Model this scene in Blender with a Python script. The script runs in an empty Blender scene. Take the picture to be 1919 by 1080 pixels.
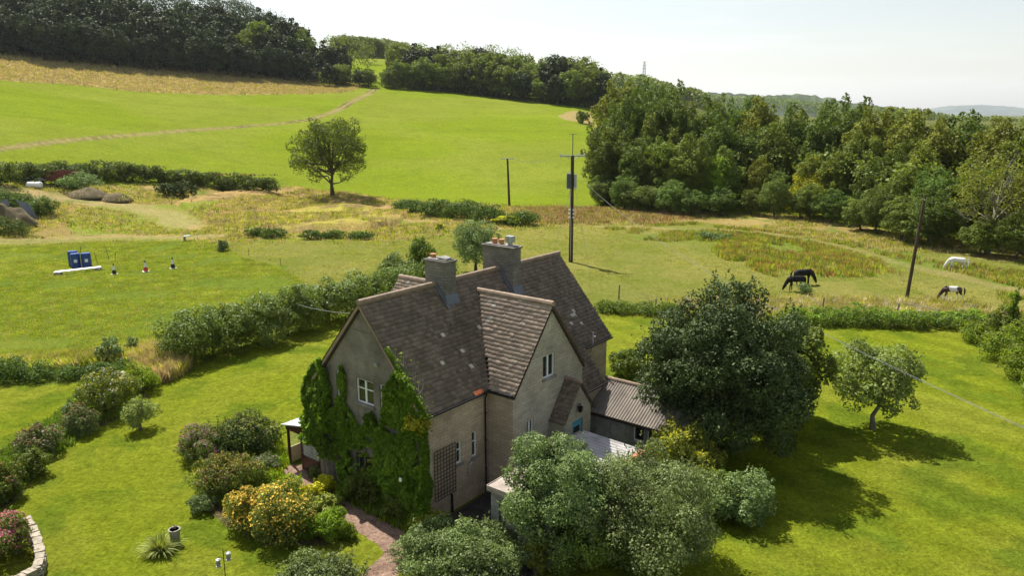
import bpy, math, random
import numpy as np
from mathutils import Vector
R_ = math.radians
# ------------------------------------------------------------------ camera, sky, sun, exposure
F = 1418.0; PITCH = R_(12.96); CAMH = 17.0
scene = bpy.context.scene
C = scene.collection
cam_d = bpy.data.cameras.new('camera'); cam = bpy.data.objects.new('camera', cam_d); C.objects.link(cam)
cam.location = (0, 0, CAMH); cam.rotation_euler = (R_(90) - PITCH, 0, 0)
cam_d.sensor_width = 36; cam_d.sensor_fit = 'HORIZONTAL'; cam_d.lens = 36 * F / 1919
cam_d.clip_start = 0.5; cam_d.clip_end = 60000
scene.camera = cam
SUN_AZ = R_(-36); SUN_EL = R_(56)
w = bpy.data.worlds.new('World'); scene.world = w; w.use_nodes = True
nt = w.node_tree; bgn = nt.nodes['Background']
sky = nt.nodes.new('ShaderNodeTexSky'); sky.sky_type = 'NISHITA'; sky.sun_disc = False
sky.sun_elevation = SUN_EL; sky.sun_rotation = SUN_AZ
sky.altitude = 100; sky.air_density = 1.35; sky.dust_density = 0.8; sky.ozone_density = 1.0
hsv = nt.nodes.new('ShaderNodeHueSaturation'); hsv.inputs['Saturation'].default_value = .5; nt.links.new(sky.outputs[0], hsv.inputs['Color']); tcw = nt.nodes.new('ShaderNodeTexCoord'); mpw = nt.nodes.new('ShaderNodeMapping'); mpw.inputs['Scale'].default_value = (1.6, 1.6, 11); nt.links.new(tcw.outputs['Generated'], mpw.inputs[0])
nzw = nt.nodes.new('ShaderNodeTexNoise'); nzw.inputs['Scale'].default_value = 2.6; nzw.inputs['Detail'].default_value = 7; nt.links.new(mpw.outputs[0], nzw.inputs['Vector'])
mrw = nt.nodes.new('ShaderNodeMapRange'); mrw.inputs[1].default_value = .48; mrw.inputs[2].default_value = .78; mrw.inputs[3].default_value = 0; mrw.inputs[4].default_value = .12; nt.links.new(nzw.outputs['Fac'], mrw.inputs[0])
mxw = nt.nodes.new('ShaderNodeMix'); mxw.data_type = 'RGBA'; mxw.inputs[7].default_value = (12.6, 13.0, 13.4, 1); nt.links.new(mrw.outputs[0], mxw.inputs[0]); nt.links.new(hsv.outputs[0], mxw.inputs[6])
nt.links.new(mxw.outputs[2], bgn.inputs[0]); bgn.inputs[1].default_value = 0.074
sl = bpy.data.lights.new('sun', 'SUN'); sl.energy = 5.0; sl.angle = R_(0.53); sl.color = (1, 0.95, 0.86)
so = bpy.data.objects.new('sun', sl); C.objects.link(so)
sdir = Vector((math.sin(SUN_AZ) * math.cos(SUN_EL), math.cos(SUN_AZ) * math.cos(SUN_EL), math.sin(SUN_EL)))
so.rotation_euler = sdir.to_track_quat('Z', 'Y').to_euler()
scene.view_settings.view_transform = 'Standard'; scene.view_settings.look = 'None'
scene.view_settings.gamma = 1; scene.view_settings.exposure = 0.94
# ------------------------------------------------------------------ tagging
def tag(o, label=None, cat=None, group=None, kind=None):
    if label: o['label'] = label
    if cat: o['category'] = cat
    if group: o['group'] = group
    if kind: o['kind'] = kind
    return o
def thing(name, label, cat, loc=(0, 0, 0), rz=0, group=None):
    o = bpy.data.objects.new(name, None); C.objects.link(o); o.empty_display_size = .3
    o.location = loc; o.rotation_euler = (0, 0, rz)
    return tag(o, label, cat, group)
def copy_tree(o, parent=None):
    c = o.copy(); C.objects.link(c); c.parent = parent
    for ch in list(o.children): copy_tree(ch, c)
    return c
# ------------------------------------------------------------------ rays and terrain
cp, sp = math.cos(PITCH), math.sin(PITCH)
def ray(x, y):
    dx = (x - 960) / F; u = -(y - 540) / F
    return np.array([dx, cp + u * sp, -sp + u * cp])
def project(P):
    P = np.atleast_2d(P); X = P[:, 0]; Y = P[:, 1]; Z = P[:, 2] - CAMH
    d = np.maximum(Y * cp - Z * sp, .01); up = Y * sp + Z * cp
    return np.stack([960 + F * X / d, 540 - F * up / d], 1)
def zpix(x, y, rho):
    d = ray(x, y); return CAMH + rho * d[2] / math.hypot(d[0], d[1])
def azpix(x, y=180): d = ray(x, y); return math.atan2(d[0], d[1])
RG = np.array([0, 95, 125, 150, 170, 200, 240, 290, 340, 390, 430, 480, 540, 600, 700, 850, 1100, 1500, 2500, 4000, 30000.])
COLS = [  # column px, [(rho, y or ('z', z))]
 (-1200, [(100, 'z', 0), (180, 'z', 10), (350, 'z', 45), (600, 'z', 110), (1500, 'z', 120), (4000, 'z', 60)]),
 (-200, [(110, 'z', 0), (180, 290), (340, 138), (385, 100), (480, 40), (600, -20), (1000, 'z', 130), (4000, 'z', 60)]),
 (0,   [(120, 'z', 0), (178, 300), (335, 150), (380, 108), (480, 60), (600, 10), (900, 'z', 110), (4000, 'z', 40)]),
 (300, [(130, 'z', .3), (178, 325), (340, 172), (390, 130), (480, 75), (580, 30), (900, 'z', 90), (4000, 'z', 30)]),
 (500, [(140, 'z', .6), (175, 350), (350, 178), (390, 150), (480, 95), (540, 75), (700, 90), (1000, 'z', 70), (4000, 'z', 20)]),
 (600, [(140, 'z', .6), (172, 358), (350, 176), (400, 160), (480, 140), (540, 130), (700, 98), (850, 88), (1500, 'z', 60), (4000, 'z', 10)]),
 (700, [(140, 'z', .5), (170, 365), (390, 163), (440, 152), (540, 126), (620, 108), (720, 96), (850, 90), (1500, 'z', 60), (4000, 'z', 0)]),
 (900, [(140, 'z', .2), (165, 372), (290, 225), (390, 181), (430, 170), (500, 150), (600, 124), (750, 110), (1500, 'z', 50), (4000, 'z', 0)]),
 (1100, [(140, 'z', 0), (165, 380), (260, 255), (370, 199), (430, 188), (520, 172), (650, 152), (900, 150), (1500, 'z', 40), (4000, 'z', 0)]),
 (1200, [(150, 'z', 0), (200, 'z', 3), (370, 'z', 12), (600, 'z', 25), (1100, 160), (1500, 'z', 40), (4000, 'z', 0)]),
 (1400, [(150, 'z', 0), (370, 'z', 4), (600, 'z', 8), (1500, 'z', 14), (4000, 'z', 0)]),
 (1900, [(90, 'z', 0), (370, 'z', 1), (600, 'z', 3), (1300, 'z', 8), (4000, 'z', 0)]),
 (3000, [(90, 'z', 0), (4000, 'z', 0)])]
_az = []; _tab = []
for cx_, pts in COLS:
    rr = [0]; zz = [0]
    for p_ in pts:
        rr.append(p_[0]); zz.append(p_[2] if p_[1] == 'z' else zpix(cx_, p_[1], p_[0]))
    rr.append(30000); zz.append(0)
    _az.append(azpix(cx_)); _tab.append(np.interp(RG, rr, zz))
_az = np.array(_az)
AZF = np.linspace(-1.6, 1.6, 641)
_T = np.array([np.interp(AZF, _az, col) for col in np.array(_tab).T]).T
k_ = np.hanning(21); k_ /= k_.sum()
_T = np.array([np.convolve(np.pad(c_, 10, 'edge'), k_, 'valid') for c_ in _T.T]).T
RHF = np.concatenate([np.arange(0, 700, 4), RG[RG > 700]])
_T2 = np.array([np.interp(RHF, RG, r_) for r_ in _T])
ks = np.hanning(11); ks /= ks.sum(); nf = int((RHF <= 696).sum())
for i_ in range(len(_T2)): _T2[i_, 5:nf - 5] = np.convolve(_T2[i_, :nf], ks, 'valid')
def vnoise(x, y, s, seed=0):
    x = np.asarray(x, float) / s; y = np.asarray(y, float) / s
    xi = np.floor(x).astype(np.int64); yi = np.floor(y).astype(np.int64); fx = x - xi; fy = y - yi
    fx = fx * fx * (3 - 2 * fx); fy = fy * fy * (3 - 2 * fy)
    def h(a, b):
        n = (a * 374761393 + b * 668265263 + seed * 1442695041) & 0x7fffffff
        n = ((n ^ (n >> 13)) * 1274126177) & 0x7fffffff
        return ((n ^ (n >> 16)) & 0xffff) / 65535.
    return (h(xi, yi) * (1 - fx) + h(xi + 1, yi) * fx) * (1 - fy) + (h(xi, yi + 1) * (1 - fx) + h(xi + 1, yi + 1) * fx) * fy
def fbm(x, y, s, o=4, seed=0):
    t = 0; a = .5
    for i in range(o): t = t + a * vnoise(x, y, s / 2 ** i, seed + i); a *= .5
    return t / (1 - .5 ** o)
def base_z(x, y):
    x = np.asarray(x, float); y = np.asarray(y, float)
    az = np.clip(np.arctan2(x, y), -1.599, 1.599); rho = np.hypot(x, y)
    fi = (az + 1.6) / 3.2 * 640; i = np.clip(fi.astype(int), 0, 639); f = fi - i
    j = np.clip(np.searchsorted(RHF, rho, 'right') - 1, 0, len(RHF) - 2)
    g = np.clip((rho - RHF[j]) / (RHF[j + 1] - RHF[j]), 0, 1)
    z = (_T2[i, j] * (1 - f) + _T2[i + 1, j] * f) * (1 - g) + (_T2[i, j + 1] * (1 - f) + _T2[i + 1, j + 1] * f) * g
    return z * (np.abs(np.arctan2(x, y)) < 1.6)
def flat_at(x, y, zf=base_z):
    d = ray(x, y); t = 15.0; h = math.hypot(d[0], d[1])
    while t < 9000:
        P = d * t
        if CAMH + P[2] <= float(zf(P[0], P[1])): break
        t += max(.25, t * .004)
    lo = t - max(.3, t * .005); hi = t
    for _ in range(18):
        m = (lo + hi) / 2; P = d * m
        if CAMH + P[2] <= float(zf(P[0], P[1])): hi = m
        else: lo = m
    P = d * hi
    return np.array([P[0], P[1], float(zf(P[0], P[1]))])
def inpoly(x, y, poly):
    poly = np.asarray(poly); inside = np.zeros(np.shape(x), bool); n = len(poly)
    for i in range(n):
        x1, y1 = poly[i][:2]; x2, y2 = poly[(i + 1) % n][:2]
        if y1 == y2: continue
        c = ((y1 > y) != (y2 > y)) & (x < (x2 - x1) * (y - y1) / (y2 - y1) + x1); inside ^= c
    return inside
def wpoly(pts, sub=3):
    out = []
    n = len(pts)
    for i in range(n):
        a = np.array(pts[i], float); b = np.array(pts[(i + 1) % n], float)
        for k in range(sub): out.append(flat_at(*(a + (b - a) * k / sub))[:2])
    return np.array(out)
def wline(pts): return np.array([flat_at(*p)[:2] for p in pts])
def dline(x, y, L):
    d = np.full(np.shape(x), 1e9)
    for a, b in zip(L[:-1], L[1:]):
        ab = b - a; t = np.clip(((x - a[0]) * ab[0] + (y - a[1]) * ab[1]) / (ab @ ab), 0, 1)
        d = np.minimum(d, np.hypot(x - a[0] - t * ab[0], y - a[1] - t * ab[1]))
    return d
P_rough = wpoly([(-60, 345), (200, 345), (380, 350), (520, 350), (560, 355), (700, 372), (800, 378), (950, 388), (1090, 388), (1110, 388), (1250, 395), (1500, 405), (1700, 440), (1960, 470), (1960, 500), (1800, 480), (1650, 468), (1400, 430), (1300, 415), (1130, 420), (1000, 425), (860, 436), (700, 452), (560, 445), (420, 455), (330, 448), (200, 445), (-60, 452)])
P_mound = wpoly([(330, 380), (420, 362), (560, 355), (700, 368), (770, 395), (740, 425), (560, 435), (400, 430)])
P_strip = wpoly([(-60, 142), (0, 150), (120, 157), (260, 171), (420, 177), (560, 176), (650, 172), (690, 160), (640, 152), (600, 150), (520, 145), (400, 128), (200, 108), (0, 92), (-60, 88)])
def surf_z(x, y):
    z = base_z(x, y); x = np.asarray(x, float); y = np.asarray(y, float)
    m = inpoly(x, y, P_mound)
    return z + np.where(m, 2.6 * np.clip(fbm(x, y, 7, 4, 5) - .28, 0, 1), 0) + .25 * (fbm(x, y, 30, 2, 9) - .5) * (np.hypot(x, y) > 90)
def at(x, y): return flat_at(x, y, surf_z)
# ------------------------------------------------------------------ materials
MATS = {}
def nodes(name):
    m = bpy.data.materials.new(name); m.use_nodes = True; t = m.node_tree; MATS[name] = m
    return m, t, t.nodes['Principled BSDF']
def N(t, typ, **kw):
    n = t.nodes.new(typ)
    for k, v in kw.items():
        if k in ('operation', 'blend_type', 'data_type', 'attribute_name', 'offset'): setattr(n, k, v)
        else: n.inputs[k].default_value = v
    return n
def mixc(t, a, b, fac, bt='MIX'):
    n = t.nodes.new('ShaderNodeMix'); n.data_type = 'RGBA'; n.blend_type = bt
    for i, s in ((6, a), (7, b), (0, fac)):
        if hasattr(s, 'is_output'): t.links.new(s, n.inputs[i])
        else: n.inputs[i].default_value = (*s, 1) if isinstance(s, tuple) and len(s) == 3 else s
    return n.outputs[2]
def ramp(t, src, lo, hi, a=0., b=1.):
    n = t.nodes.new('ShaderNodeMapRange'); t.links.new(src, n.inputs[0])
    n.inputs[1].default_value = lo; n.inputs[2].default_value = hi; n.inputs[3].default_value = a; n.inputs[4].default_value = b
    return n.outputs[0]
def noise(t, scale, detail=3, vec=None, rough=.6):
    n = t.nodes.new('ShaderNodeTexNoise'); n.inputs['Scale'].default_value = scale; n.inputs['Detail'].default_value = detail
    n.inputs['Roughness'].default_value = rough
    if vec is not None: t.links.new(vec, n.inputs['Vector'])
    return n.outputs['Fac']
def coord(t, world=False):
    if world: return t.nodes.new('ShaderNodeNewGeometry').outputs['Position']
    return t.nodes.new('ShaderNodeTexCoord').outputs['Object']
def grey(t, f, lo, hi):
    v = ramp(t, f, .25, .75, lo, hi); c = t.nodes.new('ShaderNodeCombineColor')
    for i in range(3): t.links.new(v, c.inputs[i])
    return c.outputs[0]
def bump(t, b, h, strength, dist):
    n = t.nodes.new('ShaderNodeBump'); n.inputs['Strength'].default_value = strength; n.inputs['Distance'].default_value = dist
    t.links.new(h, n.inputs['Height']); t.links.new(n.outputs[0], b.inputs['Normal'])
def leafmat(name, c1, c2, trans=.35, tcol=None, rough=.6, spec=.15, var=(.55, 1.5), nscale=.6):
    m, t, b = nodes(name)
    geo = t.nodes.new('ShaderNodeNewGeometry'); oi = t.nodes.new('ShaderNodeObjectInfo')
    c = mixc(t, c1, c2, geo.outputs['Random Per Island'])
    c = mixc(t, c, grey(t, noise(t, nscale, 3, geo.outputs['Position']), *var), 1., 'MULTIPLY')
    hs = t.nodes.new('ShaderNodeHueSaturation'); t.links.new(c, hs.inputs['Color'])
    t.links.new(ramp(t, oi.outputs['Random'], 0, 1, .488, .51), hs.inputs['Hue'])
    t.links.new(ramp(t, oi.outputs['Random'], 0, 1, .86, 1.16), hs.inputs['Value'])
    c = hs.outputs[0]
    t.links.new(c, b.inputs['Base Color']); b.inputs['Roughness'].default_value = rough
    b.inputs['Specular IOR Level'].default_value = spec
    tr = t.nodes.new('ShaderNodeBsdfTranslucent')
    t.links.new(mixc(t, c, tcol or (1.5, 1.55, .5), 1., 'MULTIPLY'), tr.inputs[0])
    mx = t.nodes.new('ShaderNodeMixShader'); mx.inputs[0].default_value = trans
    t.links.new(b.outputs[0], mx.inputs[1]); t.links.new(tr.outputs[0], mx.inputs[2])
    t.links.new(mx.outputs[0], t.nodes['Material Output'].inputs[0])
    return m
def plain(name, c, rough=.7, spec=.3, metal=0, var=.25, scale=4, bmp=0, bdist=.02, c2=None):
    m, t, b = nodes(name); v = coord(t)
    f = noise(t, scale, 5, v)
    cc = mixc(t, c, c2 or tuple(x * .5 for x in c), ramp(t, f, .42, .7)) if (c2 or var) else c
    if not c2: cc = mixc(t, c, grey(t, f, 1 - var, 1 + var), 1., 'MULTIPLY')
    t.links.new(cc, b.inputs['Base Color']); b.inputs['Roughness'].default_value = rough
    b.inputs['Specular IOR Level'].default_value = spec; b.inputs['Metallic'].default_value = metal
    if bmp: bump(t, b, noise(t, scale * 6, 4, v), bmp, bdist)
    return m
def stone_mat(name, c1, c2, mortar, bw, bh, rough=.85, stain=.35, off=.5, bs=.5):
    m, t, b = nodes(name); v = coord(t)
    s = t.nodes.new('ShaderNodeSeparateXYZ'); t.links.new(v, s.inputs[0])
    a = N(t, 'ShaderNodeMath', operation='ADD'); t.links.new(s.outputs[0], a.inputs[0]); t.links.new(s.outputs[1], a.inputs[1])
    cb = t.nodes.new('ShaderNodeCombineXYZ'); t.links.new(a.outputs[0], cb.inputs[0]); t.links.new(s.outputs[2], cb.inputs[1])
    br = t.nodes.new('ShaderNodeTexBrick'); t.links.new(cb.outputs[0], br.inputs['Vector'])
    br.inputs['Color1'].default_value = (*c1, 1); br.inputs['Color2'].default_value = (*c2, 1); br.inputs['Mortar'].default_value = (*mortar, 1)
    br.inputs['Scale'].default_value = 1; br.inputs['Brick Width'].default_value = bw; br.inputs['Row Height'].default_value = bh
    br.inputs['Mortar Size'].default_value = .012; br.inputs['Mortar Smooth'].default_value = .3
    c = mixc(t, br.outputs['Color'], grey(t, noise(t, .8, 6, v), 1 - stain, 1 + stain * .6), 1., 'MULTIPLY')
    c = mixc(t, c, grey(t, noise(t, 14, 4, v), .8, 1.18), 1., 'MULTIPLY')
    t.links.new(c, b.inputs['Base Color']); b.inputs['Roughness'].default_value = rough; b.inputs['Specular IOR Level'].default_value = .2
    h = N(t, 'ShaderNodeMath', operation='MULTIPLY_ADD'); t.links.new(noise(t, 12, 5, v), h.inputs[0]); h.inputs[1].default_value = .8
    iv = N(t, 'ShaderNodeMath', operation='SUBTRACT'); iv.inputs[0].default_value = 1; t.links.new(br.outputs['Fac'], iv.inputs[1])
    t.links.new(iv.outputs[0], h.inputs[2]); bump(t, b, h.outputs[0], bs, .03)
    return m
stone_mat('wall_stone', (.47, .38, .27), (.37, .3, .215), (.3, .245, .18), .45, .15, bs=.35)
stone_mat('wing_stone', (.46, .41, .325), (.36, .325, .26), (.29, .265, .215), .45, .15, bs=.5)
stone_mat('render_grey', (.23, .205, .175), (.2, .18, .155), (.21, .19, .165), 5, 4, stain=.7, bs=1.5)
stone_mat('chimney_stone', (.24, .22, .19), (.17, .16, .14), (.13, .12, .11), .36, .13, stain=.5)
stone_mat('block', (.27, .26, .24), (.2, .195, .18), (.17, .165, .155), .45, .22, stain=.5)
def tile_mat(name, c1, c2, c3):
    m, t, b = nodes(name); v = coord(t); geo = t.nodes.new('ShaderNodeNewGeometry')
    c = mixc(t, c1, c2, geo.outputs['Random Per Island'])
    c = mixc(t, c, c3, ramp(t, noise(t, .9, 6, v, .7), .5, .72, 0, .75))
    c = mixc(t, c, grey(t, noise(t, 16, 4, v), .65, 1.3), 1., 'MULTIPLY')
    t.links.new(c, b.inputs['Base Color']); b.inputs['Roughness'].default_value = .75; b.inputs['Specular IOR Level'].default_value = .3
    bump(t, b, noise(t, 25, 4, v), .6, .02); return m
tile_mat('roof_tile', (.215, .165, .13), (.12, .09, .07), (.07, .062, .045))
tile_mat('wing_tile', (.42, .32, .25), (.3, .225, .175), (.2, .165, .13))
plain('lichen_glint', (.55, .5, .45), .6, .5, var=.2, scale=9)  # pale lichen, and white glints painted as tile colour
plain('ridge_tile', (.25, .185, .135), .8, var=.35, scale=3, bmp=.4)
plain('new_tile', (.42, .12, .05), .7)
plain('lead', (.12, .135, .155), .6, .3, var=.15)
plain('terracotta', (.38, .17, .09), .75, var=.2)
plain('white_paint', (.75, .75, .73), .4, .4, var=.05)
plain('grey_timber', (.26, .245, .22), .85, var=.35, scale=3, bmp=.4)
plain('dark_timber', (.05, .035, .03), .6, var=.3)
plain('dark_red_wood', (.05, .014, .012), .4, .5, var=.2)
plain('trellis_wood', (.085, .06, .045), .8, var=.2)
plain('blue_door', (.09, .3, .42), .5, var=.1)
plain('black_iron', (.015, .015, .016), .75, .15, var=.1)
plain('pole_wood', (.06, .038, .025), .8, var=.35, scale=2, bmp=.5)
plain('galvanised', (.35, .37, .39), .45, .5, .4, var=.15)
plain('transformer_grey', (.12, .14, .155), .5, var=.15)
plain('ceramic', (.6, .6, .6), .3, .5, var=.05)
plain('wire', (.16, .165, .165), .5, .4, .2, var=.05)
plain('barrel_blue', (.008, .045, .22), .38, .5, var=.12)
plain('barrel_label', (.7, .7, .72), .6, var=.08)
plain('cone_black', (.02, .02, .022), .6, var=.1)
plain('cone_red', (.5, .05, .03), .55, var=.15)
plain('cone_white', (.7, .7, .68), .5, var=.12)
plain('rusty', (.17, .055, .035), .85, var=.45, scale=2, bmp=.3)
plain('white_plastic', (.72, .74, .74), .35, .5, var=.08)
plain('cream_panel', (.62, .5, .34), .7, var=.12)
plain('corrugated', (.17, .145, .12), .8, var=.4, scale=1.2, bmp=.3)
plain('corrugated_pale', (.4, .38, .37), .6, var=.35, scale=1.5)
plain('felt_roof', (.33, .28, .24), .85, var=.45, scale=1.5, bmp=.4)
plain('brick_edge', (.33, .13, .07), .8, var=.3)
plain('bark', (.085, .068, .05), .9, var=.4, scale=3, bmp=.6)
plain('bark_pale', (.16, .15, .115), .9, var=.4, scale=3, bmp=.5)
plain('rubble', (.3, .26, .2), .9, var=.4, scale=5, bmp=.7)
plain('soil', (.15, .105, .065), .95, scale=2.2, bmp=1, bdist=.1, c2=(.09, .1, .035))
plain('post_wood', (.2, .175, .14), .9, var=.3, scale=5)
plain('tarpaulin', (.13, .15, .18), .35, .5, var=.3, scale=2)
plain('horse_black', (.01, .009, .01), .65, .2, var=.2)
plain('horse_white', (.72, .7, .66), .6, var=.07)
plain('horse_brown', (.03, .016, .012), .5, var=.2)
plain('terracotta_pot', (.22, .2, .17), .8, var=.25, scale=6)
plain('tyre', (.02, .02, .02), .8, var=.1)
m, t, b = nodes('glass'); b.inputs['Base Color'].default_value = (.02, .024, .026, 1); b.inputs['Roughness'].default_value = .06; b.inputs['Specular IOR Level'].default_value = .8
m, t, b = nodes('polycarbonate'); b.inputs['Base Color'].default_value = (.6, .64, .68, 1); b.inputs['Roughness'].default_value = .25
b.inputs['Alpha'].default_value = .85
m, t, b = nodes('pane_clear'); b.inputs['Base Color'].default_value = (.9, .92, .92, 1); b.inputs['Roughness'].default_value = .03; b.inputs['Alpha'].default_value = .16
m, t, b = nodes('piebald')
a = t.nodes.new('ShaderNodeAttribute'); a.attribute_name = 'Col'; t.links.new(a.outputs['Color'], b.inputs['Base Color']); b.inputs['Roughness'].default_value = .55
# foliage
leafmat('leaf_oak', (.075, .11, .018), (.12, .16, .03))
leafmat('leaf_dark', (.03, .05, .014), (.06, .09, .022), .22)
leafmat('leaf_wood', (.095, .13, .022), (.16, .195, .038), .28, nscale=.25)
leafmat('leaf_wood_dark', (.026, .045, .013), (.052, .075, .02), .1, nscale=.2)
leafmat('leaf_olive', (.12, .145, .024), (.2, .21, .038), .3)
leafmat('leaf_brown', (.14, .12, .035), (.2, .16, .055), .3)
leafmat('leaf_bright', (.12, .2, .02), (.21, .29, .03), .42)
leafmat('leaf_yellow', (.28, .29, .025), (.4, .36, .03), .4)
leafmat('leaf_grey', (.1,.145,.035), (.22,.28,.115), .25, (1.3, 1.4, .8), rough=.5, spec=.15)
leafmat('leaf_holly', (.032, .055, .016), (.095, .13, .042), .12, (1.2, 1.3, .8), rough=.55, spec=.15)
leafmat('leaf_ivy', (.06, .125, .01), (.17, .26, .02), .4, rough=.55, spec=.15)
leafmat('leaf_apple', (.14, .19, .045), (.26, .31, .1), .3, rough=.5, spec=.15)
leafmat('leaf_hedge', (.075, .115, .02), (.16, .2, .036), .28, rough=.5, spec=.15)
leafmat('leaf_red', (.14, .06, .035), (.1, .09, .03), .3)
leafmat('leaf_nettle', (.06, .1, .022), (.11, .155, .04), .3)
leafmat('straw', (.52,.42,.22), (.38,.32,.15), .35, (1.2, 1.1, .8))
leafmat('grass_green', (.16, .22, .02), (.25, .3, .035), .4)
leafmat('grass_olive', (.25, .26, .04), (.36, .34, .07), .4)
leafmat('dock_red', (.26,.12,.05), (.4,.22,.09), .3, (1.2, 1., .7))
leafmat('flower_yellow', (.8, .6, .1), (.75, .46, .06), .3, (1, 1, 1))
leafmat('flower_acid', (.6, .55, .02), (.5, .5, .03), .35, (1, 1, 1))
leafmat('flower_pink', (.5, .1, .17), (.42, .16, .2), .3, (1, 1, 1))
leafmat('flower_magenta', (.55, .02, .09), (.5, .04, .12), .3, (1, 1, 1))
leafmat('flower_white', (.75, .73, .68), (.65, .6, .55), .3, (1, 1, 1))
leafmat('flower_mauve', (.2, .1, .14), (.24, .13, .17), .3, (1, 1, 1))
leafmat('striped_leaf', (.35, .38, .12), (.16, .22, .04), .35)
# ------------------------------------------------------------------ mesh helpers
def mesh_np(name, verts, faces, mats, midx=None, parent=None, smooth=False, loc=None):
    """faces: list of int arrays (n,k)"""
    me = bpy.data.meshes.new(name)
    verts = np.ascontiguousarray(verts, np.float32)
    me.vertices.add(len(verts)); me.vertices.foreach_set('co', verts.ravel())
    if not isinstance(faces, list): faces = [faces]
    tot = [np.full(len(f), f.shape[1]) for f in faces]; tot = np.concatenate(tot)
    idx = np.concatenate([f.ravel() for f in faces]).astype(np.int32)
    st = np.concatenate([[0], np.cumsum(tot)[:-1]]).astype(np.int32)
    me.loops.add(len(idx)); me.loops.foreach_set('vertex_index', idx)
    me.polygons.add(len(tot)); me.polygons.foreach_set('loop_start', st); me.polygons.foreach_set('loop_total', tot.astype(np.int32))
    for m_ in ([mats] if isinstance(mats, str) else mats): me.materials.append(MATS[m_])
    if midx is not None: me.polygons.foreach_set('material_index', np.asarray(midx, np.int32))
    if smooth: me.polygons.foreach_set('use_smooth', np.ones(len(tot), bool))
    me.update(calc_edges=True)
    o = bpy.data.objects.new(name, me); C.objects.link(o); o.parent = parent
    if loc is not None: o.location = loc
    return o
class MB:
    def __init__(s): s.v = []; s.f = []; s.m = []
    def add(s, vs, fs, m=0):
        n = len(s.v); s.v += [tuple(map(float, v)) for v in vs]; s.f += [tuple(i + n for i in f) for f in fs]; s.m += [m] * len(fs); return s
    def box(s, x0, x1, y0, y1, z0, z1, m=0):
        return s.add([(x0, y0, z0), (x1, y0, z0), (x1, y1, z0), (x0, y1, z0), (x0, y0, z1), (x1, y0, z1), (x1, y1, z1), (x0, y1, z1)],
                     [(3, 2, 1, 0), (4, 5, 6, 7), (0, 1, 5, 4), (1, 2, 6, 5), (2, 3, 7, 6), (3, 0, 4, 7)], m)
    def quad(s, a, b, c, d, m=0): return s.add([a, b, c, d], [(0, 1, 2, 3)], m)
    def slab(s, a, b, c, d, th, m=0):
        a, b, c, d = map(np.array, (a, b, c, d)); n = np.cross(b - a, c - a); n = n / np.linalg.norm(n) * th
        q = [a, b, c, d]; return s.add(q + [p - n for p in q], [(0, 1, 2, 3), (7, 6, 5, 4)] + [(i + 4, (i + 1) % 4 + 4, (i + 1) % 4, i) for i in range(4)], m)
    def tube(s, pts, rad, n=8, m=0, cap=True):
        pts = [np.array(p, float) for p in pts]
        if not hasattr(rad, '__len__'): rad = [rad] * len(pts)
        base = len(s.v); prev = None
        for i, p in enumerate(pts):
            d = pts[min(i + 1, len(pts) - 1)] - pts[max(i - 1, 0)]; d = d / (np.linalg.norm(d) + 1e-9)
            if prev is None: ref = np.array([0, 0, 1.]) if abs(d[2]) < .9 else np.array([1., 0, 0]); a = np.cross(d, ref)
            else: a = prev - d * (prev @ d)
            a = a / (np.linalg.norm(a) + 1e-9); prev = a; b2 = np.cross(d, a)
            for k in range(n):
                th = 2 * math.pi * k / n; q = p + rad[i] * (a * math.cos(th) + b2 * math.sin(th)); s.v.append(tuple(q))
        for i in range(len(pts) - 1):
            for k in range(n):
                s.f.append((base + i * n + k, base + i * n + (k + 1) % n, base + (i + 1) * n + (k + 1) % n, base + (i + 1) * n + k)); s.m.append(m)
        if cap:
            s.f.append(tuple(base + k for k in range(n))[::-1]); s.m.append(m)
            e = base + (len(pts) - 1) * n; s.f.append(tuple(e + k for k in range(n))); s.m.append(m)
        return s
    def build(s, name, mats, parent=None, loc=None, smooth=False, rz=0):
        me = bpy.data.meshes.new(name); me.from_pydata(s.v, [], s.f)
        for m_ in ([mats] if isinstance(mats, str) else mats): me.materials.append(MATS[m_])
        me.polygons.foreach_set('material_index', s.m)
        if smooth: me.polygons.foreach_set('use_smooth', [True] * len(s.f))
        me.update(); o = bpy.data.objects.new(name, me); C.objects.link(o); o.parent = parent
        if loc is not None: o.location = loc
        if rz: o.rotation_euler = (0, 0, rz)
        return o
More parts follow.
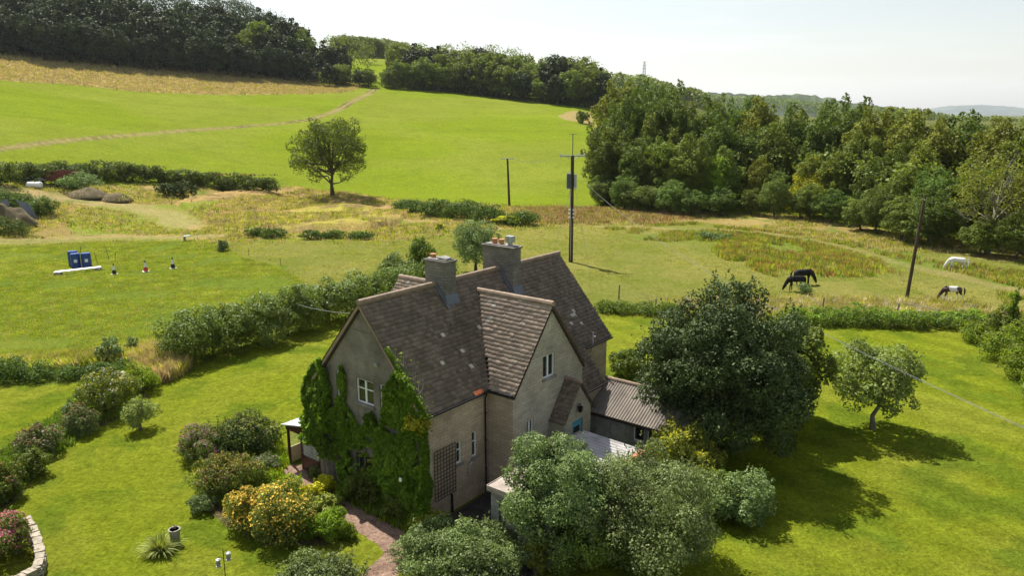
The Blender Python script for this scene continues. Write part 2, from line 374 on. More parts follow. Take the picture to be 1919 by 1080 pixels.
# ------------------------------------------------------------------ foliage
def unit(a): return a / (np.linalg.norm(a, axis=1, keepdims=True) + 1e-9)
def leaf_geo(P, Nn, size, rng, aspect=.55):
    n = len(P); r = unit(rng.normal(size=(n, 3))); T = unit(np.cross(Nn, r)); B = np.cross(Nn, T)
    s = (size * rng.uniform(.6, 1.35, n))[:, None]
    V = np.stack([P + T * s * .5, P + B * s * .5 * aspect + Nn * s * .12, P - T * s * .5, P - B * s * .5 * aspect + Nn * s * .12], 1).reshape(-1, 3)
    return V, np.arange(4 * n).reshape(-1, 4)
def dome_clumps(rng, rx, ry, h, n, z0=0., cr=(.26, .42), jit=.085):
    """clump list for a crown standing on z0: ellipsoid, fuller above"""
    i = np.arange(n) + .5; ph = np.arccos(1 - 1.75 * i / n); th = math.pi * (1 + 5 ** .5) * i + rng.uniform(0, 6)
    d = np.stack([np.cos(th) * np.sin(ph), np.sin(th) * np.sin(ph), np.cos(ph)], 1)
    q = rng.uniform(.55, .78, n)[:, None] * d + rng.normal(0, jit, (n, 3))
    r = rng.uniform(*cr, n)
    c = np.stack([q[:, 0] * rx, q[:, 1] * ry, z0 + h * .5 + q[:, 2] * h * .5], 1)
    rad = np.stack([r * rx, r * ry, r * np.minimum(h * .62, (rx + ry) * .5)], 1)
    m = max(4, n // 2); d = unit(rng.normal(size=(m, 3)) + np.array([0, 0, .35])); rr_ = rng.uniform(.82, 1.02, m)[:, None]; q = d * rr_; r = rng.uniform(.1, .19, m)
    sp_ = np.stack([q[:, 0] * rx, q[:, 1] * ry, z0 + h * .5 + q[:, 2] * h * .5, r * rx, r * ry, r * np.minimum(h * .62, (rx + ry) * .5) * 1.2], 1); c = np.concatenate([c]); 
    core = np.array([[0, 0, z0 + h * .5, rx * .62, ry * .62, h * .36]])
    return np.concatenate([np.concatenate([c, rad], 1), sp_, core])
def cloud(rng, cl, n, size, bias=.15, shell=(.55, 1.06)):
    wt = cl[:, 3] * cl[:, 4] + cl[:, 3] * cl[:, 5]; wt = wt / wt.sum()
    k = rng.choice(len(cl), n, p=wt); d = rng.normal(size=(n, 3)); d[:, 2] += bias * 1.2; d = unit(d)
    rr = shell[0] + (shell[1] - shell[0]) * rng.uniform(0, 1, n) ** .55
    rr *= 1 + .12 * np.sin(d[:, 0] * 7 + k) * np.sin(d[:, 1] * 6 + 2 * k)
    P = cl[k, :3] + d * cl[k, 3:] * rr[:, None]
    sc_ = 5.5 / max(.3, float(np.median(cl[:, 3])) * 2.2); w3 = np.sin(P[:, 0] * sc_ + 1.3 * np.sin(P[:, 2] * sc_ * .7)) * np.sin(P[:, 1] * sc_ * 1.1 + 2) + np.sin(P[:, 2] * sc_ * 1.25 + P[:, 0] * sc_ * .5)
    kp = (w3 > -.75) | (rng.random(n) < .22); P = P[kp]; d = d[kp]; n = len(P)
    Nn = unit(d * .75 + rng.normal(size=(n, 3)) * .6 + np.array([0, 0, .25]))
    return P, Nn
def make_leaves(name, rng, cl, n, size, mat, parent=None, flowers=None, floor=.02, aspect=.55, loc=None, shoot=1.):
    P, Nn = cloud(rng, cl, n, size); P[:, 2] = np.where(P[:, 2] < floor, floor + rng.uniform(0, .25, len(P)), P[:, 2])
    K = max(6, n // 420); M_s = 15; k = rng.choice(len(cl) - 1, K); d = unit(rng.normal(size=(K, 3)) + np.array([0, 0, .7])); st = cl[k, :3] + d * cl[k, 3:] * .95; far_ = np.linalg.norm((cl[k, :3] - cl[:, :3].mean(0)) / (np.abs(cl[:, :3] - cl[:, :3].mean(0)).max(0) + 1e-6), axis=1)
    L = shoot * np.median(cl[:, 3]) * rng.uniform(.35, 1.0, K) * (far_ > .35); q = rng.uniform(0, 1, (K, M_s)); dd = unit(d + np.array([0, 0, .6])); Ps = (st[:, None] + dd[:, None] * (L[:, None] * q)[..., None] + rng.normal(0, size * .55, (K, M_s, 3)) * (1.1 - q)[..., None]).reshape(-1, 3)
    P = np.concatenate([P, Ps]); Nn = np.concatenate([Nn, unit(rng.normal(size=Ps.shape) + np.array([0, 0, .5]))]); P[:, 2] = np.maximum(P[:, 2], floor)
    V, Fc = leaf_geo(P, Nn, size, rng, aspect); mats = [mat]; mi = np.zeros(len(Fc), int)
    if flowers:
        for fm, fn, fs in flowers:
            P, Nn = cloud(rng, cl, fn, fs, 1.2, (1.0, 1.12)); P[:, 2] = np.maximum(P[:, 2], floor)
            V2, F2 = leaf_geo(P, Nn, fs, rng, .9); Fc = np.concatenate([Fc, F2 + len(V)]); V = np.concatenate([V, V2])
            mi = np.concatenate([mi, np.full(len(F2), len(mats))]); mats.append(fm)
    return mesh_np(name, V, Fc, mats, mi, parent, loc=loc)
def trunk_mb(rng, h, r, cl, nb=9, fork=.3, lean=0.):
    mb = MB(); top = np.array([lean * h, 0, h * .8]); pts = []
    K = 6
    for i in range(K):
        f = i / (K - 1); pts.append(top * f + np.array([rng.normal(0, .02 * h), rng.normal(0, .02 * h), 0]) * (f > 0))
    mb.tube(pts, [r * 1.35] + [r * (1 - .17 * i) for i in range(1, K)], 8)
    ids = rng.permutation(len(cl))[:nb]
    for i in ids:
        c = cl[i, :3]; f = rng.uniform(fork, .75); k = f * (K - 1); a = int(k); s = pts[a] + (pts[min(a + 1, K - 1)] - pts[a]) * (k - a)
        if c[2] < s[2] * .9: s = pts[1]
        mid = s * .45 + c * .55 + rng.normal(0, .04 * h, 3) + np.array([0, 0, -.03 * h])
        mb.tube([s, s * .75 + mid * .25, mid, c], [r * .5, r * .42, r * .28, r * .1], 5)
        for _ in range(2):
            e = c + rng.normal(0, .4, 3) * cl[i, 3:]; mb.tube([mid, (mid + e) / 2 + rng.normal(0, .1, 3), e], [r * .2, r * .12, r * .05], 4)
    return mb
def mpp(P): return (P[1] * cp - (P[2] - CAMH) * sp) / F
def top_height(P, ytop):
    """height above P whose point projects to row ytop"""
    X = P[:2]; lo, hi = .05, 60
    for _ in range(30):
        m_ = (lo + hi) / 2
        if project([[X[0], X[1], P[2] + m_]])[0][1] > ytop: lo = m_
        else: hi = m_
    return lo
def fit_box(x0, x1, yt, yb, depth=1.):
    xc = (x0 + x1) / 2; P = at(xc, yb); r = (x1 - x0) / 2 * mpp(P)
    d = P[:2] / np.hypot(*P[:2]); P2 = P.copy(); P2[:2] += d * r * depth * .8; P2[2] = float(surf_z(P2[0], P2[1]))
    r = (x1 - x0) / 2 * mpp(P2); h = top_height(P2, yt + (3 if yb - yt > 40 else 1))
    return P2, r, h
RNG = np.random.default_rng(7)
def bush(name, label, cat, box, mat, n, size, flowers=None, nc=18, depth=1., group=None, cr=(.26, .42), stems=True):
    P, r, h = fit_box(*box, depth=depth); rng = np.random.default_rng(int(box[0] * 7 + box[3] * 13) % 99991 + 1)
    o = thing(name, label, cat, tuple(P), 0, group)
    cl = dome_clumps(rng, r * .98, r * depth, h * 1.02, nc, -.05 * h, cr)
    make_leaves('foliage', rng, cl, n, size, mat, o, flowers)
    if stems:
        mb = MB()
        for k in range(5):
            a = rng.uniform(0, 6.28); e = np.array([math.cos(a) * r * .45, math.sin(a) * r * depth * .45, h * .6])
            mb.tube([(math.cos(a) * .05 * r, math.sin(a) * .05 * r, -.05), e * .5 + np.array([0, 0, .05 * h]), e], [.03 + .015 * h, .02 + .01 * h, .01], 5)
        mb.build('stem', 'bark', o)
    return o
# ------------------------------------------------------------------ ground
P_lawn = wpoly([(-60, 735), (0, 725), (100, 722), (200, 712), (300, 705), (380, 690), (460, 660), (560, 625), (640, 590), (740, 560), (900, 560), (1060, 585), (1130, 588), (1235, 590), (1350, 600), (1500, 606), (1620, 612), (1720, 614), (1800, 614), (1860, 650), (1925, 720), (2100, 860), (2300, 1300), (960, 1500), (-400, 1400), (-300, 900)], 4)
P_left = wpoly([(-60, 450), (200, 447), (330, 450), (420, 455), (450, 480), (520, 500), (600, 540), (640, 590), (460, 660), (300, 705), (100, 722), (-60, 735)])
P_weedR = wpoly([(1130, 428), (1300, 418), (1400, 430), (1500, 440), (1640, 465), (1800, 490), (1960, 520), (1960, 640), (1900, 600), (1860, 530), (1700, 500), (1600, 490), (1450, 520), (1350, 480), (1330, 460), (1200, 450)])
P_docks = wpoly([(1345, 465), (1420, 450), (1520, 455), (1600, 470), (1680, 500), (1560, 520), (1520, 500), (1420, 505), (1360, 490)])
P_drive = wpoly([(838, 968), (915, 922), (960, 900), (1100, 850), (1060, 1000), (980, 1100), (860, 1150), (760, 1010), (790, 990)])
P_brown = wpoly([(1000, 392), (1100, 390), (1290, 405), (1250, 415), (1130, 422), (1000, 420), (960, 405)])
P_tan = wpoly([(1040, 216), (1068, 208), (1115, 212), (1115, 238), (1085, 228), (1055, 224)])
P_patchL = wpoly([(180, 385), (420, 385), (330, 440), (140, 440), (110, 400)])
P_bed1 = wpoly([(365, 850), (410, 825), (520, 825), (540, 885), (590, 930), (655, 985), (620, 1005), (530, 1015), (450, 975), (400, 930)])
P_bed2 = wpoly([(580, 880), (700, 960), (800, 1005), (840, 975), (760, 1030), (660, 965), (575, 890)])
P_bed3 = wpoly([(-40, 965), (30, 935), (90, 865), (140, 830), (200, 790), (270, 755), (240, 700), (180, 700), (130, 760), (40, 830), (-60, 880)])
L_path = wline([(553, 882), (588, 912), (618, 941), (650, 963), (683, 982), (735, 1010), (752, 1035), (715, 1072), (690, 1110), (680, 1150)])
L_track = wline([(-60, 290), (0, 279), (110, 265), (230, 254), (350, 244), (480, 235), (580, 224), (630, 208), (660, 190), (690, 176), (705, 165)])
L_dirt = wline([(-60, 345), (20, 358), (90, 368), (180, 380), (260, 392), (320, 405), (350, 425)])
L_dirt2 = wline([(-60, 452), (200, 446), (400, 444)])
L_horse = wline([(1130, 425), (1330, 430), (1430, 437), (1560, 460), (1680, 492), (1800, 520), (1960, 560)])
L_strip = wline([(-60, 146), (0, 151), (120, 158), (260, 172), (420, 178), (560, 177), (650, 172)])
def blend(c, m, col): return c * (1 - m[:, None]) + np.array(col) * m[:, None]
def zone_cols(x, y):
    n = len(x); n1 = fbm(x, y, 14, 4, 1); n2 = fbm(x, y, 3, 4, 2); n3 = fbm(x, y, 45, 3, 3)
    rho = np.hypot(x, y); jx = x + 2.2 * (fbm(x, y, 6, 3, 11) - .5); jy = y + 3 * (fbm(x, y, 6, 3, 12) - .5)
    c = np.tile(np.array([.142, .184, .014]), (n, 1))                       # far pasture
    c = blend(c, np.clip((n3 - .42) * 2.5, 0, .6) , (.17, .19, .03)); c = c * (1 + .22 * (n1 - .5))[:, None]; c = blend(c, np.clip((n2 - .5) * 1.2, 0, .35), (.09, .13, .015))
    c = c * (1 + .16 * (fbm(x * .96 + y * .3, (y * .96 - x * .3) * 9, 40, 3, 66) - .5))[:, None]; zone = np.zeros(n, int)
    mid = (rho < 160) & (y > 0); pad = inpoly(x, y, P_pad); c[pad] = (.145, .152, .034)
    c = np.where(pad[:, None], blend(c, np.clip((n1 - .45) * 3, 0, .7), (.2, .185, .05)), c)
    c = np.where(pad[:, None], blend(c, np.clip((n2 - .5) * 3, 0, .6), (.11, .135, .02)), c); zone[pad] = 1
    L = inpoly(jx, jy, P_left); c[L] = (.11, .145, .02)
    c = np.where(L[:, None], blend(c, np.clip((n1 - .5) * 3, 0, .8), (.18, .195, .03)), c)
    c = np.where(L[:, None], blend(c, np.clip((n2 - .52) * 4, 0, .7), (.085, .12, .014)), c); zone[L] = 1
    W = inpoly(jx, jy, P_weedR); c = np.where(W[:, None], blend(c, np.clip((n2 - .35) * 3, 0, .8), (.12, .16, .03)), c)
    c = np.where(W[:, None], blend(c, np.clip((n1 - .6) * 3, 0, .4), (.22, .16, .06)), c)
    Rg = inpoly(jx, jy, P_rough); c[Rg] = (.22, .17, .06); zone[Rg] = 2
    c = np.where(Rg[:, None], blend(c, np.clip((n1 - .45) * 4, 0, 1), (.29, .22, .085)), c)
    c = np.where(Rg[:, None], blend(c, np.clip((n2 - .5) * 5, 0, .9), (.12, .15, .03)), c)
    M = inpoly(jx, jy, P_mound); c = np.where(M[:, None], blend(blend(c * 0 + np.array([.3, .21, .085]), np.clip((n1 - .5) * 5, 0, .8), (.3, .28, .05)), np.clip((n2 - .52) * 6, 0, .9), (.16, .12, .055)), c)
    B = inpoly(jx, jy, P_brown); c = np.where(B[:, None], blend(c * 0 + np.array([.25, .19, .08]), np.clip((n2 - .5) * 4, 0, .8), (.17, .16, .05)), c)
    Q = inpoly(jx, jy, P_patchL); c = np.where(Q[:, None], blend(c * 0 + np.array([.165, .2, .03]), np.clip((n2 - .45) * 4, 0, .8), (.23, .2, .065)), c)
    S = inpoly(x, y + 4 * (fbm(x, y, 12, 3, 4) - .5), P_strip); c = np.where(S[:, None], blend(c * 0 + np.array([.36, .27, .12]), np.clip((n2 - .42) * 3, 0, .8), (.2, .19, .07)), c); zone[S] = 3
    T = inpoly(x + 10 * (fbm(x, y, 14, 3, 91) - .5), y + 14 * (fbm(x, y, 12, 3, 92) - .5), P_tan); c[T] = (.25, .2, .08)
    d = dline(x, y, L_track) + 1.5 * (n2 - .5); wd = 2.3
    c = blend(c, np.clip((wd - d) * 1.2, 0, 1) * .75, (.25, .2, .09)); c = blend(c, (np.abs(d - 1.2) < .6) * np.clip(n1 * 1.6 - .25, 0, 1), (.09, .075, .035)); zone[(d < wd)] = 4
    d = dline(x, y, L_dirt) + 7 * (n2 - .5) + 4 * (n1 - .5); c = blend(c, np.clip((3.2 - d) * .35, 0, .55), (.3, .24, .12))
    d = dline(x, y, L_dirt2) + 3 * (n1 - .5); c = blend(c, np.clip((3 - d) * .4, 0, .5), (.28, .23, .1))
    d = dline(x, y, L_horse) + 2.4 * (n2 - .5); c = blend(c, np.clip((1.5 - d) * .5, 0, .45) * np.clip(n1 * 3 - .6, .1, 1), (.27, .2, .1))
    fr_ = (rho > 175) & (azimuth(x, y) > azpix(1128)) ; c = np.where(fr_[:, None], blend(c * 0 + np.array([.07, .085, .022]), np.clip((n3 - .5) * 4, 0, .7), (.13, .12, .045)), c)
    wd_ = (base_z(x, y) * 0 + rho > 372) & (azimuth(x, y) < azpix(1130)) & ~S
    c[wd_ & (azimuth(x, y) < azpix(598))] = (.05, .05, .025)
    la = inpoly(x + .4 * (n2 - .5), y + .6 * (n2 - .5), P_lawn); c = np.where(la[:, None], np.array([.138, .168, .012]), c)
    c = np.where(la[:, None], blend(c, np.clip((fbm(x, y, 5, 4, 21) - .47) * 3, 0, .75), (.165, .18, .02)), c)
    c = np.where(la[:, None], blend(c, np.clip((fbm(x, y, 2.2, 4, 22) - .52) * 4, 0, .6), (.065, .108, .01)), c)
    st = np.sin((x * .78 + y * .62) * 2 * math.pi / 2.6) ; c = np.where((la & (x > 8))[:, None], c * (1 + .1 * st)[:, None], c)
    zone[la] = 5
    g = inpoly(jx, jy, P_bed1) | inpoly(jx, jy, P_bed3) | inpoly(x, y, P_bed2)
    c = np.where(g[:, None], np.array([.1, .085, .04]) * (1 + .6 * (n2 - .5))[:, None], c); zone[g] = 6
    dr = inpoly(x, y, P_drive); c = np.where(dr[:, None], (np.array([.07, .062, .058]) * (1 + .5 * (fbm(x, y, 1.5, 3, 31) - .5))[:, None]), c); zone[dr] = 7
    d = dline(x, y, L_path) + .25 * (fbm(x, y, .8, 3, 33) - .5); pt = d < .62
    c = np.where(pt[:, None], np.array([.27, .18, .135]) * (1 + .5 * (fbm(x, y, .7, 3, 32) - .5))[:, None], c); zone[pt] = 8
    return c, zone
def azimuth(x, y): return np.arctan2(x, y)
P_pad = wpoly([(430, 470), (430, 450), (700, 450), (860, 434), (1000, 424), (1130, 418), (1300, 415), (1500, 430), (1700, 465), (1960, 500), (2300, 560), (2200, 720), (1925, 720), (1850, 625), (1500, 612), (1200, 600), (900, 580), (640, 600), (560, 560)])
def polar_grid(az, rh):
    A, Rr = np.meshgrid(az, rh); x = (np.sin(A) * Rr).ravel(); y = (np.cos(A) * Rr).ravel(); z = surf_z(x, y)
    na = len(az); i = np.arange((len(rh) - 1) * (na - 1)); r = i // (na - 1); k = i % (na - 1)
    a = r * na + k; return np.stack([x, y, z], 1), np.stack([a, a + 1, a + na + 1, a + na], 1)[:, ::-1]
# radial steps follow the view's own foreshortening so that detail is even
dep = np.concatenate([np.arange(36, 20, -.12), np.arange(20, 4.0, -.055)]); rh = [CAMH / math.tan(R_(q)) for q in dep]
while rh[-1] < 620: rh.append(rh[-1] * 1.0065 + .2)
while rh[-1] < 29000: rh.append(rh[-1] * 1.05)
rh = np.array(rh); azs = np.radians(np.arange(-39, 39.01, .115))
V, Fc = polar_grid(azs, rh)
V[:, 2] += np.where(np.hypot(V[:, 0], V[:, 1]) < 380, .05 * (fbm(V[:, 0], V[:, 1], .9, 2, 55) - .5), 0)
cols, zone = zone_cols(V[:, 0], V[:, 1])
def ground_mat():
    m, t, b = nodes('ground'); a = t.nodes.new('ShaderNodeAttribute'); a.attribute_name = 'Col'
    v = coord(t, True); mp = t.nodes.new('ShaderNodeMapping'); mp.inputs['Scale'].default_value = (1, 1, .3); t.links.new(v, mp.inputs[0]); v = mp.outputs[0]
    n1 = noise(t, 7, 6, v, .75); n2 = noise(t, .9, 5, v, .7); n3 = noise(t, 2.6, 4, v, .7)
    c = mixc(t, a.outputs['Color'], grey(t, n1, .45, 1.55), 1., 'MULTIPLY')
    c = mixc(t, c, grey(t, n2, .82, 1.18), 1., 'MULTIPLY'); c = mixc(t, c, grey(t, n3, .68, 1.32), 1., 'MULTIPLY')
    t.links.new(c, b.inputs['Base Color']); b.inputs['Roughness'].default_value = 1; b.inputs['Specular IOR Level'].default_value = 0
    ad = N(t, 'ShaderNodeMath', operation='ADD'); t.links.new(n1, ad.inputs[0]); t.links.new(n3, ad.inputs[1]); bump(t, b, ad.outputs[0], 1, .14)
ground_mat()
fz = zone[Fc].min(1)
names = {0: ('pasture', 'bright green grazed hill pasture rising to the woods', 'pasture'), 1: ('paddock', 'olive green grazed paddock grass beyond the garden hedges', 'paddock'),
 2: ('rough_ground', 'rough brown and yellow ground between paddock and hill pasture', 'rough ground'), 3: ('stubble_strip', 'straw coloured strip of tall dry grass below the dark wood', 'grass strip'),
 4: ('field_track', 'worn tractor track curving up the green hill pasture', 'track'), 5: ('lawn', 'bright mown garden lawn round the stone house', 'lawn'),
 6: ('flower_bed', 'dark soil of the flower beds beside the path and lawn', 'flower bed'), 7: ('driveway', 'dark tarmac yard between house wall and garage', 'driveway'), 8: ('garden_path', 'reddish brown gravel path curving past the ivy gable', 'path')}
for zi, (nm, lb, ct) in names.items():
    sel = Fc[fz == zi]
    if not len(sel): continue
    us, inv = np.unique(sel, return_inverse=True)
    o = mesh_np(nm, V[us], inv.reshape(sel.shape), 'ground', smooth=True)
    at_ = o.data.color_attributes.new('Col', 'FLOAT_COLOR', 'POINT'); at_.data.foreach_set('color', np.concatenate([cols[us], np.ones((len(us), 1))], 1).astype(np.float32).ravel())
    tag(o, lb, ct, kind='structure')
# the land outside the view, joined to the fan's edges
def skirt(az, rh, name):
    V2, F2 = polar_grid(az, rh); c2, _ = zone_cols(V2[:, 0], V2[:, 1]); return V2, F2, c2
parts = [skirt(np.radians(np.concatenate([np.arange(39, 180, 3.), [180.]])), np.concatenate([[.1], rh[::12], [29000]]), ''),
         skirt(np.radians(np.concatenate([[-180.], np.arange(-177, -38.9, 3.)])), np.concatenate([[.1], rh[::12], [29000]]), ''),
         skirt(np.radians(np.arange(-39, 39.1, 3)), np.array([.1, 10, rh[0]]), '')]
vo = 0; VV = []; FF = []; CC = []
for a, b_, c_ in parts: VV.append(a - np.array([0, 0, .02])); FF.append(b_ + vo); CC.append(c_); vo += len(a)
o = mesh_np('ground', np.concatenate(VV), np.concatenate(FF), 'ground', smooth=True)
at_ = o.data.color_attributes.new('Col', 'FLOAT_COLOR', 'POINT'); CC = np.concatenate(CC); at_.data.foreach_set('color', np.concatenate([CC, np.ones((len(CC), 1))], 1).astype(np.float32).ravel())
tag(o, 'open grassland surrounding the garden and paddocks', 'ground', kind='structure')
# far hills
def ridge_obj(name, lab, pts, rho, col, seedn, thick, jag, kind='structure'):
    xs = np.arange(pts[0][0], pts[-1][0], 2.0); ys = np.interp(xs, [p[0] for p in pts], [p[1] for p in pts])
    top = []; 
    for i, (x, y) in enumerate(zip(xs, ys)):
        a = azpix(x, y); yy = y - jag * (vnoise(x, 0 * x, 9, seedn) + .5 * vnoise(x, 0 * x, 4, seedn + 1)); top.append((math.sin(a) * rho, math.cos(a) * rho, zpix(x, yy, rho)))
    top = np.array(top); rows = []
    K = 14
    for k in range(K):
        f = k / (K - 1); s = 1 - thick * (f - .35); q = top.copy(); q[:, :2] *= s
        prof = max(0, 1 - (abs(f - .35) / (.35 if f < .35 else .65)) ** 1.7)
        q[:, 2] = -30 + (top[:, 2] + 30) * prof * (1 if abs(f - .35) < .03 else 1 - .04 * vnoise(np.arange(len(xs)), k * 3. + 0 * xs, 5, seedn + 3)); rows.append(q)
    Vh = np.concatenate(rows); n = len(xs); i = np.arange((K - 1) * (n - 1)); r = i // (n - 1); c = i % (n - 1); a = r * n + c
    m, t, b = nodes(name + '_surface'); v = coord(t, True)
    t.links.new(mixc(t, col, tuple(q * 1.8 for q in col), ramp(t, noise(t, .0035, 5, v), .5, .62)), b.inputs['Base Color']); b.inputs['Roughness'].default_value = 1; b.inputs['Specular IOR Level'].default_value = 0
    o = mesh_np(name, Vh, np.stack([a, a + 1, a + n + 1, a + n], 1), name + '_surface', smooth=True); return tag(o, lab, 'hill', kind=kind)
ridge_obj('hills', 'pale blue hills on the far horizon at right', [(1700, 213), (1745, 203), (1780, 198), (1830, 196), (1880, 198), (1925, 203), (2050, 206), (2300, 212)], 17000, (.05, .07, .05), 3, .12, .6)
ridge_obj('hills', 'grey green wooded ridge along the middle distance', [(1220, 176), (1290, 171), (1360, 176), (1440, 180), (1500, 177), (1550, 184), (1600, 194), (1650, 200), (1720, 208), (1760, 216)], 3200, (.045, .06, .03), 8, .2, 3.)
# ------------------------------------------------------------------ house  (local x across the ridge, y along it)
YAW = R_(38.01); HO = (-9.04, 32.96, 0.0)
def hw(x, y, z=0.): return np.array([HO[0] + x * math.cos(YAW) + y * math.sin(YAW), HO[1] - x * math.sin(YAW) + y * math.cos(YAW), z])
house = thing('stone_house', 'large stone house with steep brown tiled roofs and two chimneys', 'house', HO, -YAW)
W_, RZ, EZ, LN = 6.83, 9.3, 5.08, 14.45; MX = W_ / 2; SL = (RZ - 5.06) / (MX + .2)
def wall(mb, origin, du, L, top, holes=(), depth=.16, nrm=(0, 0, 0), m=0, zb=-.15):
    """outer wall face from origin along du, with real openings; top = list of (s, z)"""
    origin = np.array(origin, float); du = np.array(du, float); nrm = np.array(nrm, float)
    P = lambda s, z, d=0.: tuple(origin + du * s + np.array([0, 0, z]) - nrm * d)
    br = sorted(set([0, L] + [t_[0] for t_ in top] + [h[0] for h in holes] + [h[1] for h in holes])); tz = lambda s: float(np.interp(s, [q[0] for q in top], [q[1] for q in top]))
    for a, b_ in zip(br[:-1], br[1:]):
        z = zb; mid = (a + b_) / 2
        for h in sorted([h for h in holes if h[0] <= mid <= h[1]], key=lambda h: h[2]):
            mb.quad(P(a, z), P(b_, z), P(b_, h[2]), P(a, h[2]), m); z = h[3]
        mb.add([P(a, z), P(b_, z), P(b_, tz(b_)), P(a, tz(a))], [(0, 1, 2, 3)], m)
    for a, b_, z0, z1 in holes:
        mb.quad(P(a, z0), P(a, z1), P(a, z1, depth), P(a, z0, depth), m); mb.quad(P(b_, z1), P(b_, z0), P(b_, z0, depth), P(b_, z1, depth), m)
        mb.quad(P(a, z0), P(a, z0, depth), P(b_, z0, depth), P(b_, z0), m); mb.quad(P(a, z1), P(b_, z1), P(b_, z1, depth), P(a, z1, depth), m)
def window(parent, origin, du, nrm, hole, lights=2, bar=False, sill=True, mat='white_paint', depth=.11, glass='glass'):
    origin = np.array(origin, float); du = np.array(du, float); nrm = np.array(nrm, float); a, b_, z0, z1 = hole
    fr = MB(); gl = MB(); t = .05
    def bx(mb, s0, s1, q0, q1, d0, d1):
        c = [origin + du * s + np.array([0, 0, z]) - nrm * d for s in (s0, s1) for z in (q0, q1) for d in (d0, d1)]
        mb.add(c, [(0, 1, 3, 2), (4, 6, 7, 5), (0, 4, 5, 1), (2, 3, 7, 6), (0, 2, 6, 4), (1, 5, 7, 3)])
    e = .002
    bx(fr, a + e, a + t, z0 + e, z1 - e, depth - .05, depth + .04); bx(fr, b_ - t, b_ - e, z0 + e, z1 - e, depth - .05, depth + .04)
    bx(fr, a + t, b_ - t, z0 + e, z0 + t, depth - .05, depth + .04); bx(fr, a + t, b_ - t, z1 - t, z1 - e, depth - .05, depth + .04)
    for k in range(1, lights):
        s = a + (b_ - a) * k / lights; bx(fr, s - .045, s + .045, z0 + t, z1 - t, depth - .045, depth + .035)
    if bar:
        zz = z0 + (z1 - z0) * .6; bx(fr, a + t, b_ - t, zz - .02, zz + .02, depth - .03, depth + .03)
    bx(gl, a + t, b_ - t, z0 + t, z1 - t, depth + .005, depth + .02)
    f = fr.build('window', mat, parent); gl.build('pane', glass, f)
    if sill:
        s_ = MB(); bx(s_, a - .08, b_ + .08, z0 - .1, z0 - e, -.09, depth - .055); s_.build('sill', 'block', f)
    return f
# walls
mb = MB()
gh = [(2.86, 3.95, 4.72, 5.82), (1.5, 1.95, 4.66, 5.86), (4.35, 4.8, 4.66, 5.86), (2.6, 4.1, .9, 2.3)]
gt = [(0, EZ - .05), (MX, RZ - .12), (W_, EZ - .05)]
wall(mb, (0, 0, 0), (1, 0, 0), W_, gt, gh, nrm=(0, -1, 0), m=0)
wall(mb, (0, LN, 0), (1, 0, 0), W_, gt, (), nrm=(0, 1, 0), m=0)
sh = [(2.03, 2.36, 2.12, 3.14), (3.05, 3.38, 2.06, 3.25)]
wall(mb, (W_, 0, 0), (0, 1, 0), LN, [(0, EZ), (LN, EZ)], sh, nrm=(1, 0, 0), m=1)
wall(mb, (0, 0, 0), (0, 1, 0), LN, [(0, EZ), (LN, EZ)], (), nrm=(-1, 0, 0), m=1)
# cross wing: x 6.83..8.3, y 4.14..9.68
WX, WY0, WY1 = 8.3, 4.14, 9.68; WM = (WY0 + WY1) / 2; WR, WE = 8.65, 5.19
wh = [(6.36 - WY0, 7.28 - WY0, 5.12, 6.22), (5.14 - WY0, 5.66 - WY0, 2.2, 3.45)]
wall(mb, (WX, WY0, 0), (0, 1, 0), WY1 - WY0, [(0, WE - .05), (WM - WY0, WR - .1), (WY1 - WY0, WE - .05)], wh, nrm=(1, 0, 0), m=2)
wall(mb, (W_ + .003, WY0, 0), (1, 0, 0), WX - W_, [(0, WE), (WX - W_, WE)], (), nrm=(0, -1, 0), m=1)
wall(mb, (W_ + .003, WY1, 0), (1, 0, 0), WX - W_, [(0, WE), (WX - W_, WE)], (), nrm=(0, 1, 0), m=2)
# lean-to under the catslide, left wing
wall(mb, (8.15, WY1 + .003, 0), (0, 1, 0), 2.1, [(0, 3.4), (2.1, 3.4)], (), nrm=(1, 0, 0), m=2)
wall(mb, (W_ + .003, 11.78, 0), (1, 0, 0), 8.15 - W_, [(0, 5.), (8.15 - W_, 3.55)], (), nrm=(0, 1, 0), m=2)
wall(mb, (-3.4, 6.4, 0), (0, 1, 0), 5, [(0, 4.8), (2.5, 7.7), (5, 4.8)], (), nrm=(-1, 0, 0), m=1)
wall(mb, (-3.4, 6.4, 0), (1, 0, 0), 3.397, [(0, 4.8), (3.397, 4.8)], (), nrm=(0, -1, 0), m=1)
wall(mb, (-3.4, 11.4, 0), (1, 0, 0), 3.397, [(0, 4.8), (3.397, 4.8)], (), nrm=(0, 1, 0), m=1)
mb.build('wall', ['render_grey', 'wall_stone', 'wing_stone'], house)
Yd = (0, 1, 0); Xd = (1, 0, 0)
window(house, (0, 0, 0), Xd, (0, -1, 0), gh[0], 2, True); window(house, (0, 0, 0), Xd, (0, -1, 0), gh[1], 1); window(house, (0, 0, 0), Xd, (0, -1, 0), gh[2], 1); window(house, (0, 0, 0), Xd, (0, -1, 0), gh[3], 3, mat='dark_timber')
for h in sh: window(house, (W_, 0, 0), Yd, (1, 0, 0), h, 1, True)
for h in wh: window(house, (WX, WY0, 0), Yd, (1, 0, 0), h, 2)
